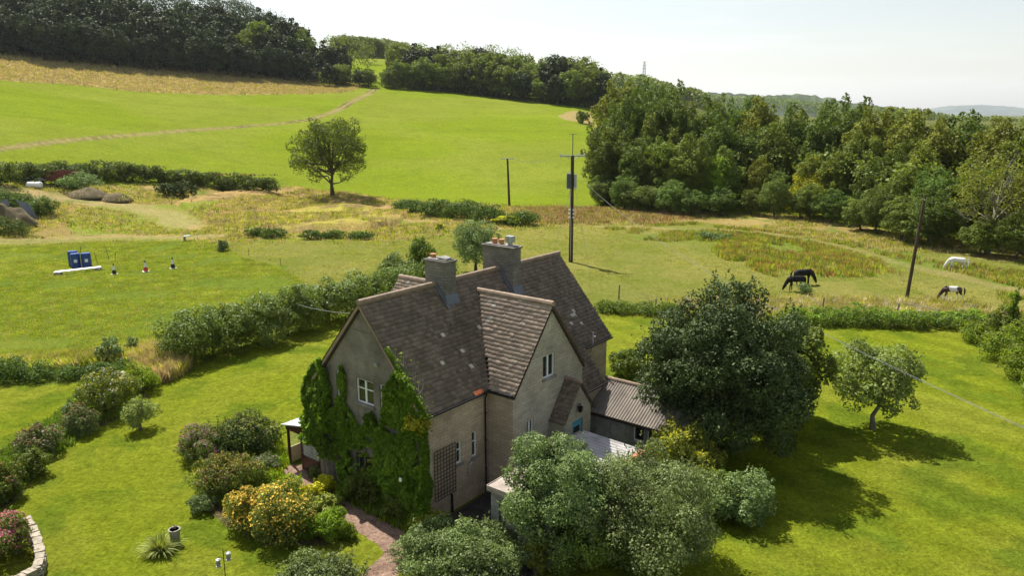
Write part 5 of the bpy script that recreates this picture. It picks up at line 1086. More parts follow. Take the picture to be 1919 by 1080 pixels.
def fill(name, label, pts, n, size, mats, seed, per=120):
    """mass of foliage that closes a wood between its own trees; pts = list of (x, y, z, r, h)"""
    rng = np.random.default_rng(seed); CL = np.array([[p_[0], p_[1], p_[2] + p_[4] * f, p_[3], p_[3], p_[4] * .35] for p_ in pts for f in (.25, .7)]); base = CL[:, :3].mean(0); base[2] = 0; CL[:, :3] -= base
    P_, Nn = cloud(rng, CL, len(CL) * per, size, .3, (.6, 1.05)); V_, F_ = leaf_geo(P_, Nn, size, rng, .75); o = mesh_np(name, V_, F_, mats, rng.integers(0, len(mats) if isinstance(mats, list) else 1, len(CL)).repeat(per)[:0] if False else None, loc=tuple(base)); return tag(o, label, 'woodland', kind='stuff')
# dark wood upper left
dfront = [(-130, 78), (0, 104), (100, 118), (200, 128), (300, 136), (400, 144), (500, 150), (560, 156), (592, 158)]
DSKY = lambda x: float(np.interp(x, [-200, 0, 300, 440, 480, 520, 560, 590, 610], [-160, -140, -80, -22, 2, 20, 36, 64, 90]))
for row in range(5):
    lst = []
    for p_ in along(dfront, [8, 8.5, 9, 10, 10][row]):
        P = away(p_, row * 13 + 3 + rngW.normal(0, 2)); x = pxof(P)
        if x < -70 or x > 592: continue
        hh = min(top_height(P, DSKY(x) + rngW.uniform(-4, 12)), [17, 21, 24, 26, 26][row] * rngW.uniform(.85, 1.12)); hh = max(hh, 8)
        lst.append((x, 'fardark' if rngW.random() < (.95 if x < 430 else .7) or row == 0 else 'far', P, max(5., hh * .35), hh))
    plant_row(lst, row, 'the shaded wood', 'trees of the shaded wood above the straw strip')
pts = []
for row in range(16):
    for p_ in along(dfront, 9.5):
        P = away(p_, 8 + row * 14); x = pxof(P)
        if x < -160 or x > 585 - row * 2: continue
        lim = DSKY(x) + rngW.uniform(2, 16); hh = min(max(2, top_height(P, lim)), 26) if row > 4 else min(12, max(3, top_height(P, lim)))
        if project([P])[0][1] < lim + 4: continue
        pts.append((*P, rngW.uniform(4.5, 6.5), hh))
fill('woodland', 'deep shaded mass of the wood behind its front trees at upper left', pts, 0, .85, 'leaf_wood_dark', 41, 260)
# wood behind the pasture
sfront = [(612, 164), (650, 163), (715, 166), (780, 168), (850, 174), (900, 180), (960, 187), (1030, 195), (1090, 201), (1125, 204)]
SSKY = lambda x: float(np.interp(x, [590, 650, 700, 760, 850, 950, 1000, 1040, 1080, 1105, 1130, 1150], [62, 66, 70, 78, 82, 84, 92, 96, 104, 112, 126, 134]))
pts = []
for row in range(8):
    lst = []
    for p_ in along(sfront, [7.5, 8.5, 9, 10, 11, 12, 13, 14][row]):
        P = away(p_, [3, 15, 30, 50, 75, 105, 140, 180][row] + rngW.normal(0, 2.5)); x = pxof(P)
        if x < 596 or x > 1140: continue
        gap = 664 < x < 746; lim = SSKY(x) + rngW.uniform(-2, 8)
        if gap: lim = 128 if row < 5 else lim
        yb = project([P])[0][1]; hh = min(top_height(P, lim), rngW.uniform(16, 23) if row else rngW.uniform(10, 18))
        if 600 < x < 664 and row < 2: hh = min(hh, 11)
        if gap and 2 <= row < 6: continue
        if yb < lim + 5: continue
        hh = max(hh, 4.5); kind = 'fardark' if rngW.random() < .3 else 'far'
        if row < 4: lst.append((x, kind, P, max(4, hh * .42), hh)); pts.append((*away(P, 6), 4.5, min(8, hh * .6)))
        else: pts.append((*P, rngW.uniform(4.5, 6.5), hh))
    if lst: plant_row(lst, row, 'the wood beyond the pasture', 'trees of the wood beyond the hill pasture')
pg = []
for x in np.arange(632, 772, 5.):
    for rho_ in (635, 665, 700):
        a_ = azpix(x + rngW.uniform(-2, 2)); q_ = np.array([math.sin(a_) * rho_, math.cos(a_) * rho_, 0.]); q_[2] = float(surf_z(q_[0], q_[1])); pg.append((*q_, rngW.uniform(4, 6), max(6, top_height(q_, SSKY(x) + rngW.uniform(0, 9)))))
fill('woodland', 'trees on the skyline above the small bright field patch', pg, 0, 1.0, 'leaf_wood', 44, 420)
fill('woodland', 'massed tree tops of the wood beyond the hill pasture behind its front trees', pts, 0, .95, 'leaf_wood', 42, 230)
pts = []
for p_ in along(front, 5):
    for d_ in (12, 22, 34, 44): 
        P = away(p_, d_); x = pxof(P)
        if 1150 < x < 2020: pts.append((*P, 3.6, min(10, top_height(P, SKY(x) + 30))))
fill('undergrowth', 'dark undergrowth filling the inside of the right hand wood', pts, 0, .6, 'leaf_wood', 43, 170)
for k, l_ in PR.items():
    for q in l_:
        if q.name not in used and q.get('label') == 'x':
            for c in list(q.children): bpy.data.objects.remove(c)
            bpy.data.objects.remove(q)
# far off woodland masses on the ridges: each reads as one mass
def woodland(name, label, line, rho, hgt, n, size, mat, depth, seed):
    rng = np.random.default_rng(seed); xs = rng.uniform(line[0][0], line[-1][0], n); CL = []
    for x in xs:
        a = azpix(x); r0 = rho + rng.uniform(-depth, depth); X, Y = math.sin(a) * r0, math.cos(a) * r0; yt = float(np.interp(x, [q[0] for q in line], [q[1] for q in line])) + rng.uniform(-1.5, 3.5)
        zt = zpix(x, yt, r0) ; R0 = rng.uniform(.5, 1.1) * hgt; CL.append([X, Y, zt - R0 * .8, R0, R0, R0 * .9]); CL.append([X, Y, zt - R0 * 2.2, R0 * 1.3, R0 * 1.3, R0 * 1.5])
    CL = np.array(CL); base = CL[:, :3].mean(0); base[2] = 0; CL[:, :3] -= base; P_, Nn = cloud(rng, CL, n * 60, size, .4, (.7, 1.05)); V_, F_ = leaf_geo(P_, Nn, size, rng, .8)
    o = mesh_np(name, V_, F_, mat, loc=tuple(base)); return tag(o, label, 'woodland', kind='stuff')
woodland('woodland', 'distant wooded ridge running down to the right behind the near wood', [(1115, 132), (1150, 136), (1185, 143), (1205, 140), (1235, 152), (1262, 160), (1290, 164), (1320, 172)], 900, 7, 170, 3.0, 'leaf_wood', 70, 31)
woodland('woodland', 'distant tree line in front of the pale hills at right', [(1540, 196), (1600, 204), (1680, 200), (1740, 208), (1800, 218), (1860, 219), (1960, 222)], 1300, 6, 150, 3.2, 'leaf_wood', 60, 32)
woodland('woodland', 'thin far tree line on the plain between the hills', [(1240, 172), (1300, 174), (1360, 180), (1450, 183), (1540, 192), (1600, 198)], 2300, 10, 190, 5., 'leaf_wood', 100, 33)
# lattice pylon far away on the ridge
P = np.array([math.sin(azpix(1206)) * 1400, math.cos(azpix(1206)) * 1400]); zb = zpix(1206, 152, 1400); zt = zpix(1206, 113, 1400); o = thing('pylon', 'tall lattice mast standing on the distant wooded ridge', 'pylon', (P[0], P[1], zb)); H_ = zt - zb; mb = MB()
for z0, z1 in zip(np.linspace(0, H_ * .95, 9)[:-1], np.linspace(0, H_ * .95, 9)[1:]):
    w0, w1 = 3.2 * (1 - z0 / H_ * .8), 3.2 * (1 - z1 / H_ * .8); c0 = [(-w0, -w0, z0), (w0, -w0, z0), (w0, w0, z0), (-w0, w0, z0)]; c1_ = [(-w1, -w1, z1), (w1, -w1, z1), (w1, w1, z1), (-w1, w1, z1)]
    for i in range(4): mb.tube([c0[i], c1_[i]], .28, 4); mb.tube([c0[i], c1_[(i + 1) % 4]], .16, 4); mb.tube([c1_[i], c1_[(i + 1) % 4]], .16, 4)
for z in (.62, .78, .94): mb.tube([(-5, 0, H_ * z), (5, 0, H_ * z)], .3, 4)
mb.build('lattice', 'galvanised', o)
# ------------------------------------------------------------------ horses
def skin_mesh(name, nodes_, edges, levels=2):
    me = bpy.data.meshes.new(name); me.from_pydata([n_[:3] for n_ in nodes_], [], []); me.edges.add(len(edges)); me.edges.foreach_set('vertices', [i for e in edges for i in e]); me.update()
    o = bpy.data.objects.new(name, me); C.objects.link(o); sk = o.modifiers.new('s', 'SKIN'); ss = o.modifiers.new('u', 'SUBSURF'); ss.levels = levels; ss.render_levels = levels
    for i, n_ in enumerate(nodes_): d_ = me.skin_vertices[0].data[i]; d_.radius = (n_[3], n_[4] if len(n_) > 4 else n_[3]); d_.use_root = (i == 0)
    bpy.context.view_layer.update(); dg = bpy.context.evaluated_depsgraph_get(); m2 = bpy.data.meshes.new_from_object(o.evaluated_get(dg)); bpy.data.objects.remove(o); m2.name = name
    m2.polygons.foreach_set('use_smooth', [True] * len(m2.polygons)); return m2
def horse_mesh(phase=0):
    # x forward; head down grazing
    n_ = [(-.62, 0, 1.13, .27, .29), (-.3, 0, 1.08, .29, .3), (.05, 0, 1.05, .3, .31), (.4, 0, 1.1, .26, .31), (.62, 0, 1.12, .19, .27),
          (.82, 0, .97, .12, .22), (.98, 0, .76, .095, .18), (1.1, 0, .56, .085, .14), (1.15, 0, .44, .1, .15), (1.24, 0, .24, .07, .1), (1.29, 0, .1, .06, .07), (-.86, 0, 1.14, .17, .18)]
    e = [(0, 1), (1, 2), (2, 3), (3, 4), (4, 5), (5, 6), (6, 7), (7, 8), (8, 9), (9, 10), (0, 11)]
    def leg(pts, root): 
        k = root
        for p_ in pts: n_.append(p_); e.append((k, len(n_) - 1)); k = len(n_) - 1
    for s, ph in ((1, .12 + phase), (-1, -.1 - phase)):
        leg([(.5 + ph * .3, s * .15, .82, .1, .12), (.5 + ph, s * .16, .5, .06, .07), (.5 + ph * 1.1, s * .16, .45, .055), (.5 + ph * 1.2, s * .16, .14, .04), (.54 + ph * 1.2, s * .16, .03, .055)], 4)
    for s, ph in ((1, -.1 - phase), (-1, .13 + phase)):
        leg([(-.62 + ph * .3, s * .15, .84, .13, .17), (-.6 + ph * .6, s * .16, .66, .09, .11), (-.78 + ph, s * .16, .46, .055, .06), (-.74 + ph, s * .16, .15, .042), (-.7 + ph, s * .16, .03, .057)], 0)
    return skin_mesh('body', n_, e)
def horse(label, P, head_az, mat, mane, scale=1., phase=0, pie=False, group=None):
    rz = math.pi / 2 - head_az; o = thing('horse', label, 'horse', tuple(P), rz, group); o.scale = (scale,) * 3
    me = horse_mesh(phase); me.materials.append(MATS[mat]); b = bpy.data.objects.new('body', me); C.objects.link(b); b.parent = o
    if pie:
        ca = me.color_attributes.new('Col', 'FLOAT_COLOR', 'POINT'); co = np.zeros(len(me.vertices) * 3, np.float32); me.vertices.foreach_get('co', co); co = co.reshape(-1, 3)
        wv = .09 * np.sin(co[:, 2] * 9) + .06 * np.sin(co[:, 1] * 8 + 1); x = co[:, 0] + wv; dk = ((x > .38) & (co[:, 2] > .42)) | (x > .85) | ((x < -.32) & (co[:, 2] > .58) & (co[:, 2] < 1.33 + wv))
        c = np.where(dk[:, None], np.array([.045, .02, .015]), np.array([.68, .65, .6])); ca.data.foreach_set('color', np.concatenate([c, np.ones((len(c), 1))], 1).astype(np.float32).ravel())
    mb = MB(); pts = [(-1.0, 0, 1.2), (-1.1, 0, 1.05), (-1.12, 0, .75), (-1.08, 0, .45)]; mb.tube(pts, [.04, .07, .075, .02], 7); mb.build('tail', mane, o)
    mb = MB()
    for k in range(14):
        f = k / 13; x = .6 + .54 * f; z = 1.36 - .74 * f; mb.tube([(x, 0, z), (x + .03, .07, z - .02), (x - .03, .14, z - .2 - .05 * (k % 3))], [.05, .05, .02], 5)
    mb.tube([(.55, 0, 1.38), (.88, 0, 1.15), (1.08, 0, .8), (1.18, 0, .58)], [.03, .05, .05, .03], 6); mb.build('mane', mane, o)
    for s in (-1, 1):
        mb = MB(); mb.tube([(1.14, s * .06, .6), (1.12, s * .085, .69), (1.11, s * .09, .74)], [.04, .035, .006], 6); mb.build('ear', mat if not pie else 'horse_brown', o)
        mb = MB(); mb.tube([(1.19, s * .088, .42), (1.2, s * .1, .42)], [.02, .014], 6); mb.build('eye', 'black_iron', o)
    return o
P = at(1783, 563); horse('brown and white piebald horse grazing right of the leaning pole', P, R_(-86), 'piebald', 'horse_brown', 1.0, .05, True)
P = at(1793, 505); horse('white horse grazing at the back of the paddock under the wood', P, R_(-75), 'horse_white', 'horse_white', 1.02, .03)
P = at(1492, 545); horse('black horse in front, head down to the left, nearer of the two', P, R_(-100), 'horse_black', 'horse_black', 1.12, .05)
P = at(1504, 534); horse('black horse behind, head down to the right, farther of the two', P, R_(80), 'horse_black', 'horse_black', 1.2, .0)
# ------------------------------------------------------------------ poles and wires
def wire(label, pts, r=.02, n=24, name='overhead_cable', mat='wire'):
    mb = MB(); mb.tube(pts, r, 5); o = mb.build(name, mat); return tag(o, label, 'cable' if 'cable' in name else 'wire')
def span(a, b_, sag, n=24): a, b_ = np.array(a, float), np.array(b_, float); return [a + (b_ - a) * t_ - np.array([0, 0, 4 * sag * t_ * (1 - t_)]) for t_ in np.linspace(0, 1, n)]
P1 = at(1070, 491); H1 = top_height(P1, 292)
p = thing('utility_pole', 'tall dark wooden power pole with transformer behind the house', 'pole', tuple(P1)); mb = MB(); mb.tube([(0, 0, -.1), (0, 0, H1)], [.26, .19], 12); mb.build('shaft', 'pole_wood', p)
mb = MB(); mb.box(-1.45, 1.45, -.09, .09, H1 - .1, H1 + .06); mb.tube([(-.7, .1, H1 - .05), (0, .12, H1 - .6)], .03, 5); mb.tube([(.7, .1, H1 - .05), (0, .12, H1 - .6)], .03, 5); mb.build('crossarm', 'galvanised', p)
Ht = top_height(P1, 250) ; mb = MB(); mb.tube([(0, 0, H1), (0, 0, Ht)], .055, 6); mb.tube([(-.45, 0, Ht - .1), (.45, 0, Ht - .1)], .03, 5); mb.build('top_rod', 'transformer_grey', p)
zt_ = top_height(P1, 325); zb_ = top_height(P1, 352)
for x in (-.38,):
    mb = MB(); mb.box(x - .24, x + .24, -.55, -.12, zb_, zt_); 
    for k in range(6): mb.box(x - .27, x - .24, -.52 + k * .07, -.49 + k * .07, zb_ + .1, zt_ - .1); mb.box(x - .2 + k * .08, x - .17 + k * .08, -.6, -.55, zb_ + .1, zt_ - .1)
    tr_ = mb.build('transformer', 'transformer_grey', p)
    for q in (-.15, .15): mb = MB(); mb.tube([(x + q, -.34, zt_), (x + q, -.34, zt_ + .35)], [.05, .03], 6); mb.build('bushing', 'ceramic', tr_)
mb = MB(); mb.box(.2, .5, -.4, -.1, zb_ + .05, zt_ - .1); mb.build('switch_box', 'galvanised', p)
mb = MB(); mb.box(-.65, .55, -.12, .12, zb_ - .12, zb_ - .01); mb.build('platform', 'galvanised', p)
for yy in (393, 400, 407): z = top_height(P1, yy); mb = MB(); mb.tube([(-.24, -.26, z - .12), (-.24, -.26, z), (-.24, -.26, z + .1)], [.11, .14, .1], 8); mb.tube([(.2, -.26, z - .1), (.2, -.26, z + .1)], [.12, .1], 8); mb.build('insulator', 'ceramic', p)
for x in (-1.35, 0.62, 1.35): mb = MB(); mb.tube([(x, 0, H1 + .06), (x, 0, H1 + .22), (x, 0, H1 + .3)], [.04, .08, .05], 7); mb.build('insulator', 'ceramic', p)
mb = MB(); mb.tube([(-.12, -.2, zb_ - .1), (-.2, -.22, zb_ - 1.6), (-.06, -.22, 4), (-.06, -.22, .2)], .03, 5); mb.build('down_cable', 'ceramic', p)
P2 = at(955, 386); H2 = top_height(P2, 297); p = thing('utility_pole', 'distant slim power pole with crossarm on the pasture edge', 'pole', tuple(P2)); mb = MB(); mb.tube([(0, 0, -.1), (-.35, 0, H2)], [.24, .17], 8); mb.build('shaft', 'pole_wood', p)
mb = MB(); mb.box(-1.6, .95, -.08, .08, H2 - .12, H2 + .02); mb.build('crossarm', 'galvanised', p)
for x in (-1.5, -.4, .85): mb = MB(); mb.tube([(x, 0, H2 + .02), (x, 0, H2 + .25)], [.07, .05], 6); mb.build('insulator', 'ceramic', p)
P3 = at(1700, 557); H3 = top_height(P3, 368); mb = MB(); mb.tube([(0, 0, -.1), (.28, 0, H3 * .5), (.56, 0, H3)], [.17, .15, .12], 10)
p = thing('utility_pole', 'plain leaning wooden pole without crossarm in the horse paddock', 'pole', tuple(P3)); mb.build('shaft', 'pole_wood', p); mb = MB(); mb.tube([(.5, 0, H3 - .3), (.5, -.2, H3 - .3)], .05, 6); mb.build('bracket', 'galvanised', p)
A0 = np.array([P1[0] + .15, P1[1], top_height(P1, 322) + P1[2]])
Yc = np.linspace(A0[1], 14, 40); Xc = np.interp(Yc, [14, 30.8, 40, A0[1]], [21.3, 18.54, 16.85, A0[0]]); co_ = np.polyfit([A0[1], 64, 40, 30.8, 14], [A0[2], 6.9, 5.35, 5.45, 6.2], 3); Zc = np.polyval(co_, Yc); Zc[0] = A0[2]
wire('pale grey cable drooping from the transformer pole over the right lawn', list(np.stack([Xc, Yc, Zc], 1)), .01)
wire('second thin cable running beside the grey cable over the right lawn', list(np.stack([Xc + .1, Yc, Zc - .1], 1)), .005)
for x1, x2 in ((-1.35, -1.5), (0, -.4), (1.35, .85)): wire({-1.35: 'left', 0: 'middle', 1.35: 'right'}[x1] + ' of three thin wires from the transformer pole to the far pole', span((P1[0] + x1, P1[1], P1[2] + H1 + .3), (P2[0] + x2, P2[1], P2[2] + H2 + .25), 1.0), .008, name='overhead_wire')
G1 = at(1092, 600); wire('thin stay wire on the right from transformer pole down to the ground', [A0 - np.array([0, 0, .5]), [P1[0] + 1.4, P1[1] - 9, 0.0]], .016, name='stay_wire')
G1 = at(1050, 478); wire('thin stay wire on the left from transformer pole down to the ground', [A0 - np.array([0, 0, .8]), [P1[0] - 2.6, P1[1] - 3, 0.0]], .014, name='stay_wire')
Pw = hw(0.1, .3, 6.3); wire('thin service wire from the gable across to the tall left hedge', span(tuple(hw(3.0, -.05, 8.72)), tuple(np.array([0, 0, CAMH]) + ray(560, 571) * 50), .1), .014, name='service_wire')
# ------------------------------------------------------------------ drums, pole jumps, cones
M_ = mpp(at(155, 503))
def drum(P, h, label, lab=True):
    r = h * .3; o = thing('blue_drum', label, 'drum', tuple(P), rng_t.uniform(-.3, .3)); mb = MB(); mb.tube([(0, 0, 0), (0, 0, .04), (0, 0, h * .33), (0, 0, h * .35), (0, 0, h * .37), (0, 0, h * .66), (0, 0, h * .68), (0, 0, h * .7), (0, 0, h * .96), (0, 0, h)], [r * .94, r, r, r * 1.04, r, r, r * 1.04, r, r, r * .93], 24); mb.build('body', 'barrel_blue', o, smooth=False)
    mb = MB(); mb.tube([(0, 0, h), (0, 0, h + .03)], [r * .9, r * .88], 24); mb.build('lid', 'barrel_blue', o)
    for x in (-.3, .35): mb = MB(); mb.tube([(x * r, 0, h + .03), (x * r, 0, h + .06)], .04, 8); mb.build('bung', 'barrel_blue', o)
    if lab:
        mb = MB(); K = 6
        for k in range(K):
            a0 = -1.25 + .11 * k; a1 = a0 + .11; rr = r * 1.012; mb.quad((math.cos(a0) * rr, math.sin(a0) * rr, h * .44), (math.cos(a1) * rr, math.sin(a1) * rr, h * .44), (math.cos(a1) * rr, math.sin(a1) * rr, h * .64), (math.cos(a0) * rr, math.sin(a0) * rr, h * .64))
        mb.build('label', 'barrel_label', o)
rng_t = np.random.default_rng(2)
P = at(144, 503); hd = top_height(P, 475.5)
drum(P, hd, 'left blue plastic drum with white label in the left paddock'); drum(at(164, 502), hd, 'right blue plastic drum with white label in the left paddock'); drum(at(139, 498), hd, 'blue plastic drum standing behind the left labelled drum', False)
a, b_ = at(103, 516), at(191, 506); c = (a + b_) / 2
o = thing('jump_poles', 'long white plastic poles lying on low blocks in front of the blue drums', 'poles', tuple(c)); d = (b_ - a) / 2
for k in range(3):
    mb = MB(); off = np.array([0, .16 * k - .1, .3 + .02 * k]); mb.tube([tuple(-d + off), tuple(d * (1 - .03 * k) + off)], .065, 8); mb.build('pole', 'white_plastic', o)
for f in (-.86, .86): q = d * f; mb = MB(); mb.box(q[0] - .3, q[0] + .3, q[1] - .25, q[1] + .35, 0, .22); mb.box(q[0] - .22, q[0] + .22, q[1] - .2, q[1] + .3, .221, .24); mb.build('block', 'grey_timber', o)
def cone(P, h, label, body, group=None):
    o = thing('traffic_cone', label, 'cone', tuple(P), rng_t.uniform(0, 1)); b = .2 * h / .75
    mb = MB(); mb.box(-b, b, -b, b, 0, .04); mb.build('base', 'cone_white', o)
    mb = MB(); mb.tube([(0, 0, .04), (0, 0, h * .4)], [b * .75, b * .5], 16); mb.build('body', body, o)
    mb = MB(); mb.tube([(0, 0, h * .4), (0, 0, h * .8)], [b * .5, b * .24], 16); mb.build('sleeve', 'cone_white', o); mb = MB(); mb.tube([(0, 0, h * .8), (0, 0, h)], [b * .24, b * .14], 12); mb.build('tip', 'cone_black', o)
cone(at(215, 514), top_height(at(215, 514), 494), 'black and white traffic cone nearest the blue drums', 'cone_black')
cone(at(274, 509), top_height(at(274, 509), 488), 'red based traffic cone, middle of the three cones', 'cone_red')
cone(at(325, 503), top_height(at(325, 503), 482), 'black and white traffic cone farthest right of the three', 'cone_black')
for x, yb, yt, lx, lb in ((216, 492, 472, 3, 'thin electric fence stake behind the nearest cone'), (205, 487, 463, -4, 'thin leaning stake between drums and cones'), (183, 494, 473, -3, 'thin stake just right of the blue drums'), (153, 478, 462, 0, 'thin stake behind the blue drums'), (467, 480, 466, 0, 'small stake in the mid paddock left of another'), (527, 498, 483, -1, 'small stake in the mid paddock nearest the tall hedge')):
    P = at(x, yb); h = top_height(P, yt); mb = MB(); mb.tube([(0, 0, 0), (lx * mpp(P), 0, h)], .028, 5); mb.box(-.04, .04, -.03, .03, h * .7, h * .76); o = mb.build('fence_stake', 'dark_timber', loc=tuple(P)); tag(o, lb, 'stake')
P = at(347, 452); o = thing('water_trough', 'small white tub on a post at the back of the left paddock', 'trough', tuple(P)); mb = MB(); mb.slab((-.1, -.25, .7), (.75, -.25, .8), (.75, .3, .8), (-.1, .3, .7), .14); mb.build('tub', 'white_plastic', o); mb = MB(); mb.box(-.12, .1, -.1, .1, 0, .56); mb.build('post', 'post_wood', o)
# ------------------------------------------------------------------ fence posts
posts = [(1160, 562, 534), (1229, 577, 560), (1485, 588, 566), (1541, 590, 558), (1757, 606, 580), (62, 700, 676), (1680, 592, 568), (1300, 585, 570), (1420, 588, 570)]
names_p = ['weathered fence post right of the house roof', 'weathered fence post beside the top of the holly', 'fence post at the left end of the long low hedge', 'taller fence post in the long hedge below the black horses', 'thick fence post with rails near the hedge corner', 'old fence post in the left hedge bank', 'leaning fence post in the hedge below the leaning pole', 'fence post half hidden behind the holly, left one', 'fence post half hidden behind the holly, right one']
for (x, yb, yt), lb in zip(posts, names_p):
    P = at(x, yb); h = top_height(P, yt); mb = MB(); ln = .12 if 'leaning' in lb else .02; mb.tube([(0, 0, -.1), (ln * h, 0, h * .96), (ln * h, 0, h)], [.075, .07, .04], 7); o = mb.build('fence_post', 'post_wood', loc=tuple(P)); tag(o, lb, 'fence post')
PA = [at(x, y) for x, y in ((1160, 562), (1229, 577), (1300, 585), (1420, 588), (1485, 588), (1541, 590), (1680, 592), (1757, 606))]
for zz, lb in ((1.0, 'upper'), (.6, 'lower')): wire(lb + ' fence wire strung along the horse paddock hedge', [tuple(q + np.array([0, 0, zz])) for q in PA], .008, name='fence_wire')
a, b_ = at(1690, 590), at(1757, 606); mb = MB(); mb.tube([tuple(a + np.array([0, 0, 1.05])), tuple(b_ + np.array([0, 0, 1.15]))], .035, 6); o = mb.build('fence_rail', 'post_wood'); tag(o, 'grey wooden rail between posts at the hedge corner', 'rail')
# old fence line along the strip below the wood
rp = []; 
for (x, y) in [(-20, 148), (40, 153), (100, 157), (160, 162), (220, 168), (280, 173), (340, 176), (400, 178), (460, 178), (520, 178), (580, 177), (640, 173)]: rp.append(at(x, y))
first = None
for iq, q in enumerate(rp):
    if first is None: mb = MB(); mb.tube([(0, 0, -.1), (0, 0, 1.3)], .12, 5); first = mb.build('fence_post', 'post_wood'); o = first
    else: o = first.copy(); C.objects.link(o)
    o.location = tuple(q); tag(o, ORD(iq + 1) + ' small far fence post from left along lower edge of straw strip', 'fence post', 'fence posts along the straw strip')
# ------------------------------------------------------------------ yard things at far left
P = at(118, 348); h = top_height(P, 320); L = 55 * mpp(P) / 2; o = thing('farm_trailer', 'rusty red brown farm trailer parked against the dark hedge', 'trailer', tuple(P), .05)
mb = MB(); t_ = .08; mb.box(-L, L, -1, 1, h * .38, h * .45); mb.build('bed', 'rusty', o)
for y in (-1, .94): mb = MB(); mb.box(-L, L, y, y + .06, h * .451, h); mb.build('side', 'rusty', o)
for x in (-L, L - .06): mb = MB(); mb.box(x, x + .06, -.93, .93, h * .451, h * (1.08 if x < 0 else .95)); mb.build('end_board', 'rusty', o)
for x in (-.55, .55):
    for y in (-1.1, 1.1): mb = MB(); mb.tube([(x, y - .1, .42), (x, y + .1, .42)], .42, 14); mb.tube([(x, y - .12, .42), (x, y + .12, .42)], .15, 8); mb.build('wheel', 'tyre', o)
mb = MB(); mb.box(-L - 1.2, -L, -.06, .06, h * .3, h * .37); mb.build('drawbar', 'rusty', o)
P = at(66, 352); k_m = mpp(P); o = thing('white_tank', 'white plastic tank lying on its side by the rusty trailer', 'tank', tuple(P)); mb = MB(); mb.tube([(-14 * k_m, 0, .5), (-12 * k_m, 0, .5), (12 * k_m, 0, .5), (14 * k_m, 0, .5)], [.35, .55, .55, .3], 14); mb.build('shell', 'white_plastic', o); mb = MB(); mb.tube([(2 * k_m, 0, 1.0), (2 * k_m, 0, 1.12)], .2, 10); mb.build('cap', 'tyre', o)
P = at(72, 344); o = thing('boat_trailer', 'low metal trailer frame with pale load behind the white tank', 'trailer', tuple(P)); mb = MB()
for y in (-.7, .7): mb.box(-3.4, 1.8, y - .05, y + .05, .6, .7)
for x in (-3, -1.5, 0, 1.5): mb.box(x - .05, x + .05, -.65, .65, .601, .68)
mb.build('frame', 'galvanised', o); mb = MB(); mb.box(-3.5, -3.35, -.08, .08, 0, .9); mb.build('prop_stand', 'rusty', o)
for x, w_ in ((-1.2, 1.2), (.6, 1.)): mb = MB(); mb.slab((x - w_ * .6, -.6, .95), (x + w_ * .6, -.6, 1.05), (x + w_ * .6, .6, 1.1), (x - w_ * .6, .6, .98), .22); mb.build('sheet', 'galvanised', o)
for y in (-.85, .85): mb = MB(); mb.tube([(.3, y - .08, .33), (.3, y + .08, .33)], .33, 12); mb.build('wheel', 'tyre', o)
# earth mound (weeds grow on it, see tufts below)
def mound(name, label, cat, box, mat, seed, depth=.8):
    P, r, h = fit_box(*box, depth=depth); n = 90; rr = np.linspace(0, 1, 26); th = np.linspace(0, 2 * math.pi, n, endpoint=False); V_ = []
    for q in rr:
        for t_ in th: x, y = r * q * math.cos(t_), r * depth * q * math.sin(t_); z = h * max(0, 1 - q ** 1.8) * (.8 + .5 * float(vnoise(x + 50, y + 50, 1.1, seed))) - .1; V_.append((x * (1 + .25 * float(vnoise(math.cos(t_) * 3 + 9, math.sin(t_) * 3 + 9, 1., seed))), y, z + .22 * float(fbm(x + 20, y + 9, .6, 4, seed)) * (q < .98)))
    F_ = [(i * n + k, i * n + (k + 1) % n, (i + 1) * n + (k + 1) % n, (i + 1) * n + k) for i in range(25) for k in range(n)]; mb = MB(); mb.add(V_, F_); o = mb.build(name, mat, loc=tuple(P)); return tag(o, label, cat)
mound('earth_mound', 'bare brown heap of earth in front of the round dark bush', 'heap', (128, 205, 352, 374), 'soil', 3)
mound('spoil_heap', 'weedy brown spoil heap right of the bare earth heap', 'heap', (190, 245, 362, 380), 'soil', 4)
mound('covered_heap', 'heap under grey plastic sheets among nettles at the left edge', 'heap', (-30, 62, 384, 425), 'soil', 5, .6)
P = at(45, 408)
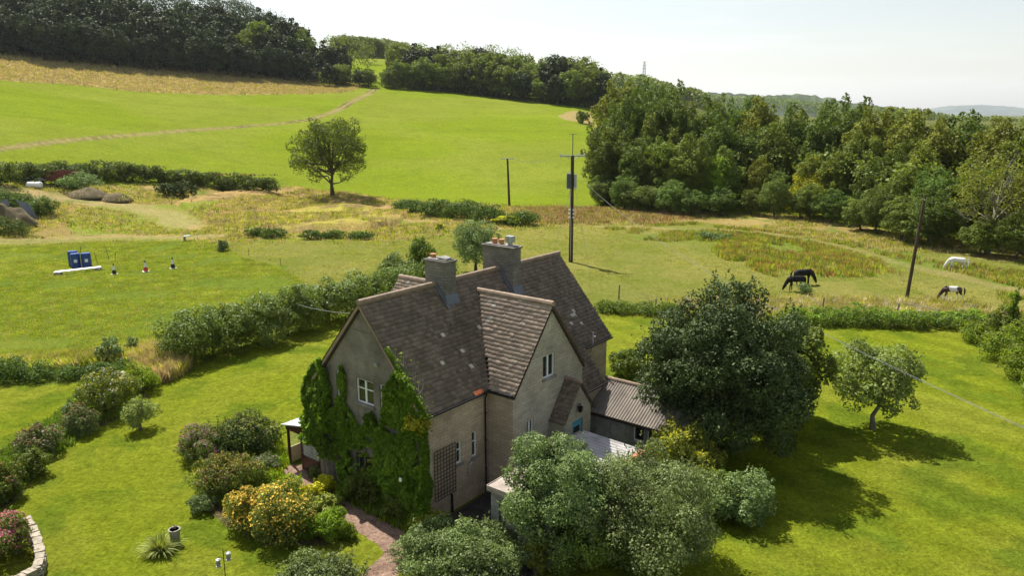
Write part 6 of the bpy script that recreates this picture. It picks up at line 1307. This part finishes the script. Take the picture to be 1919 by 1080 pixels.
for k, (pp_, lb) in enumerate(((([30, 374], [55, 382], [72, 412], [50, 402]), 'long torn grey plastic sheet sliding off the covered heap'), (([2, 378], [14, 372], [22, 402], [4, 408]), 'short grey plastic sheet at the left end of the covered heap'))):
    base = at(pp_[3][0], pp_[3][1] + 10); mb = MB(); vs = []
    for (x, y) in pp_:
        d_ = ray(x, y); t_ = (base[1] - .4 + (pp_[3][1] - y) * .02) / d_[1]; vs.append(np.array([0, 0, CAMH]) + d_ * t_ - base)
    mb.slab(*vs, .05); o = mb.build('plastic_sheet', 'tarpaulin', loc=tuple(base)); tag(o, lb, 'sheet')

for bx_, sd_ in (((126, 205, 352, 374), 41), ((190, 245, 362, 380), 42), ((-30, 62, 384, 425), 43)):
    P, r, h = fit_box(*bx_, depth=.8); rng = np.random.default_rng(sd_); n = 900; a = rng.uniform(0, 6.28, n); q = np.sqrt(rng.uniform(.15, 1.1, n)); cl_ = np.stack([np.cos(a) * r * q, np.sin(a) * r * .7 * q, h * .75 * np.maximum(0, 1 - q ** 1.8)], 1)
    L = rng.uniform(.2, .55, n); s_ = .05; d_ = rng.uniform(0, 6.28, n); e_ = np.stack([np.cos(d_), np.sin(d_), 0 * d_], 1); V_ = np.stack([cl_ - e_ * s_, cl_ + e_ * s_, cl_ + e_ * s_ * .5 + np.stack([0 * L + .08, 0 * L, L], 1), cl_ - e_ * s_ * .3 + np.stack([0 * L + .1, 0 * L, L], 1)], 1)
    o = mesh_np('weeds', V_.reshape(-1, 3), np.arange(4 * n).reshape(-1, 4), ['leaf_nettle', 'straw', 'dock_red'], rng.choice(3, n, p=[.5, .35, .15]), loc=tuple(P)); tag(o, {41: 'weeds sprouting round the bare brown heap of earth', 42: 'weeds sprouting on the weedy brown spoil heap', 43: 'weeds sprouting on the sheeted heap at the left edge'}[sd_], 'weeds', kind='stuff')
# ------------------------------------------------------------------ haze
zs = [o.matrix_world.translation.z for o in scene.objects]
mb = MB(); mb.box(-20500, 20500, -3000, 20500, -40, 620); hz = mb.build('haze', 'corrugated')
hz.data.materials.clear(); m = bpy.data.materials.new('haze'); m.use_nodes = True; t = m.node_tree; t.nodes.remove(t.nodes['Principled BSDF']); pv = t.nodes.new('ShaderNodeVolumePrincipled')
pv.inputs['Color'].default_value = (.86, .92, 1, 1); pv.inputs['Density'].default_value = 4e-5; pv.inputs['Anisotropy'].default_value = .3
t.links.new(pv.outputs[0], t.nodes['Material Output'].inputs['Volume']); hz.data.materials.append(m); tag(hz, 'pale summer haze over the far hills', 'haze', kind='stuff')
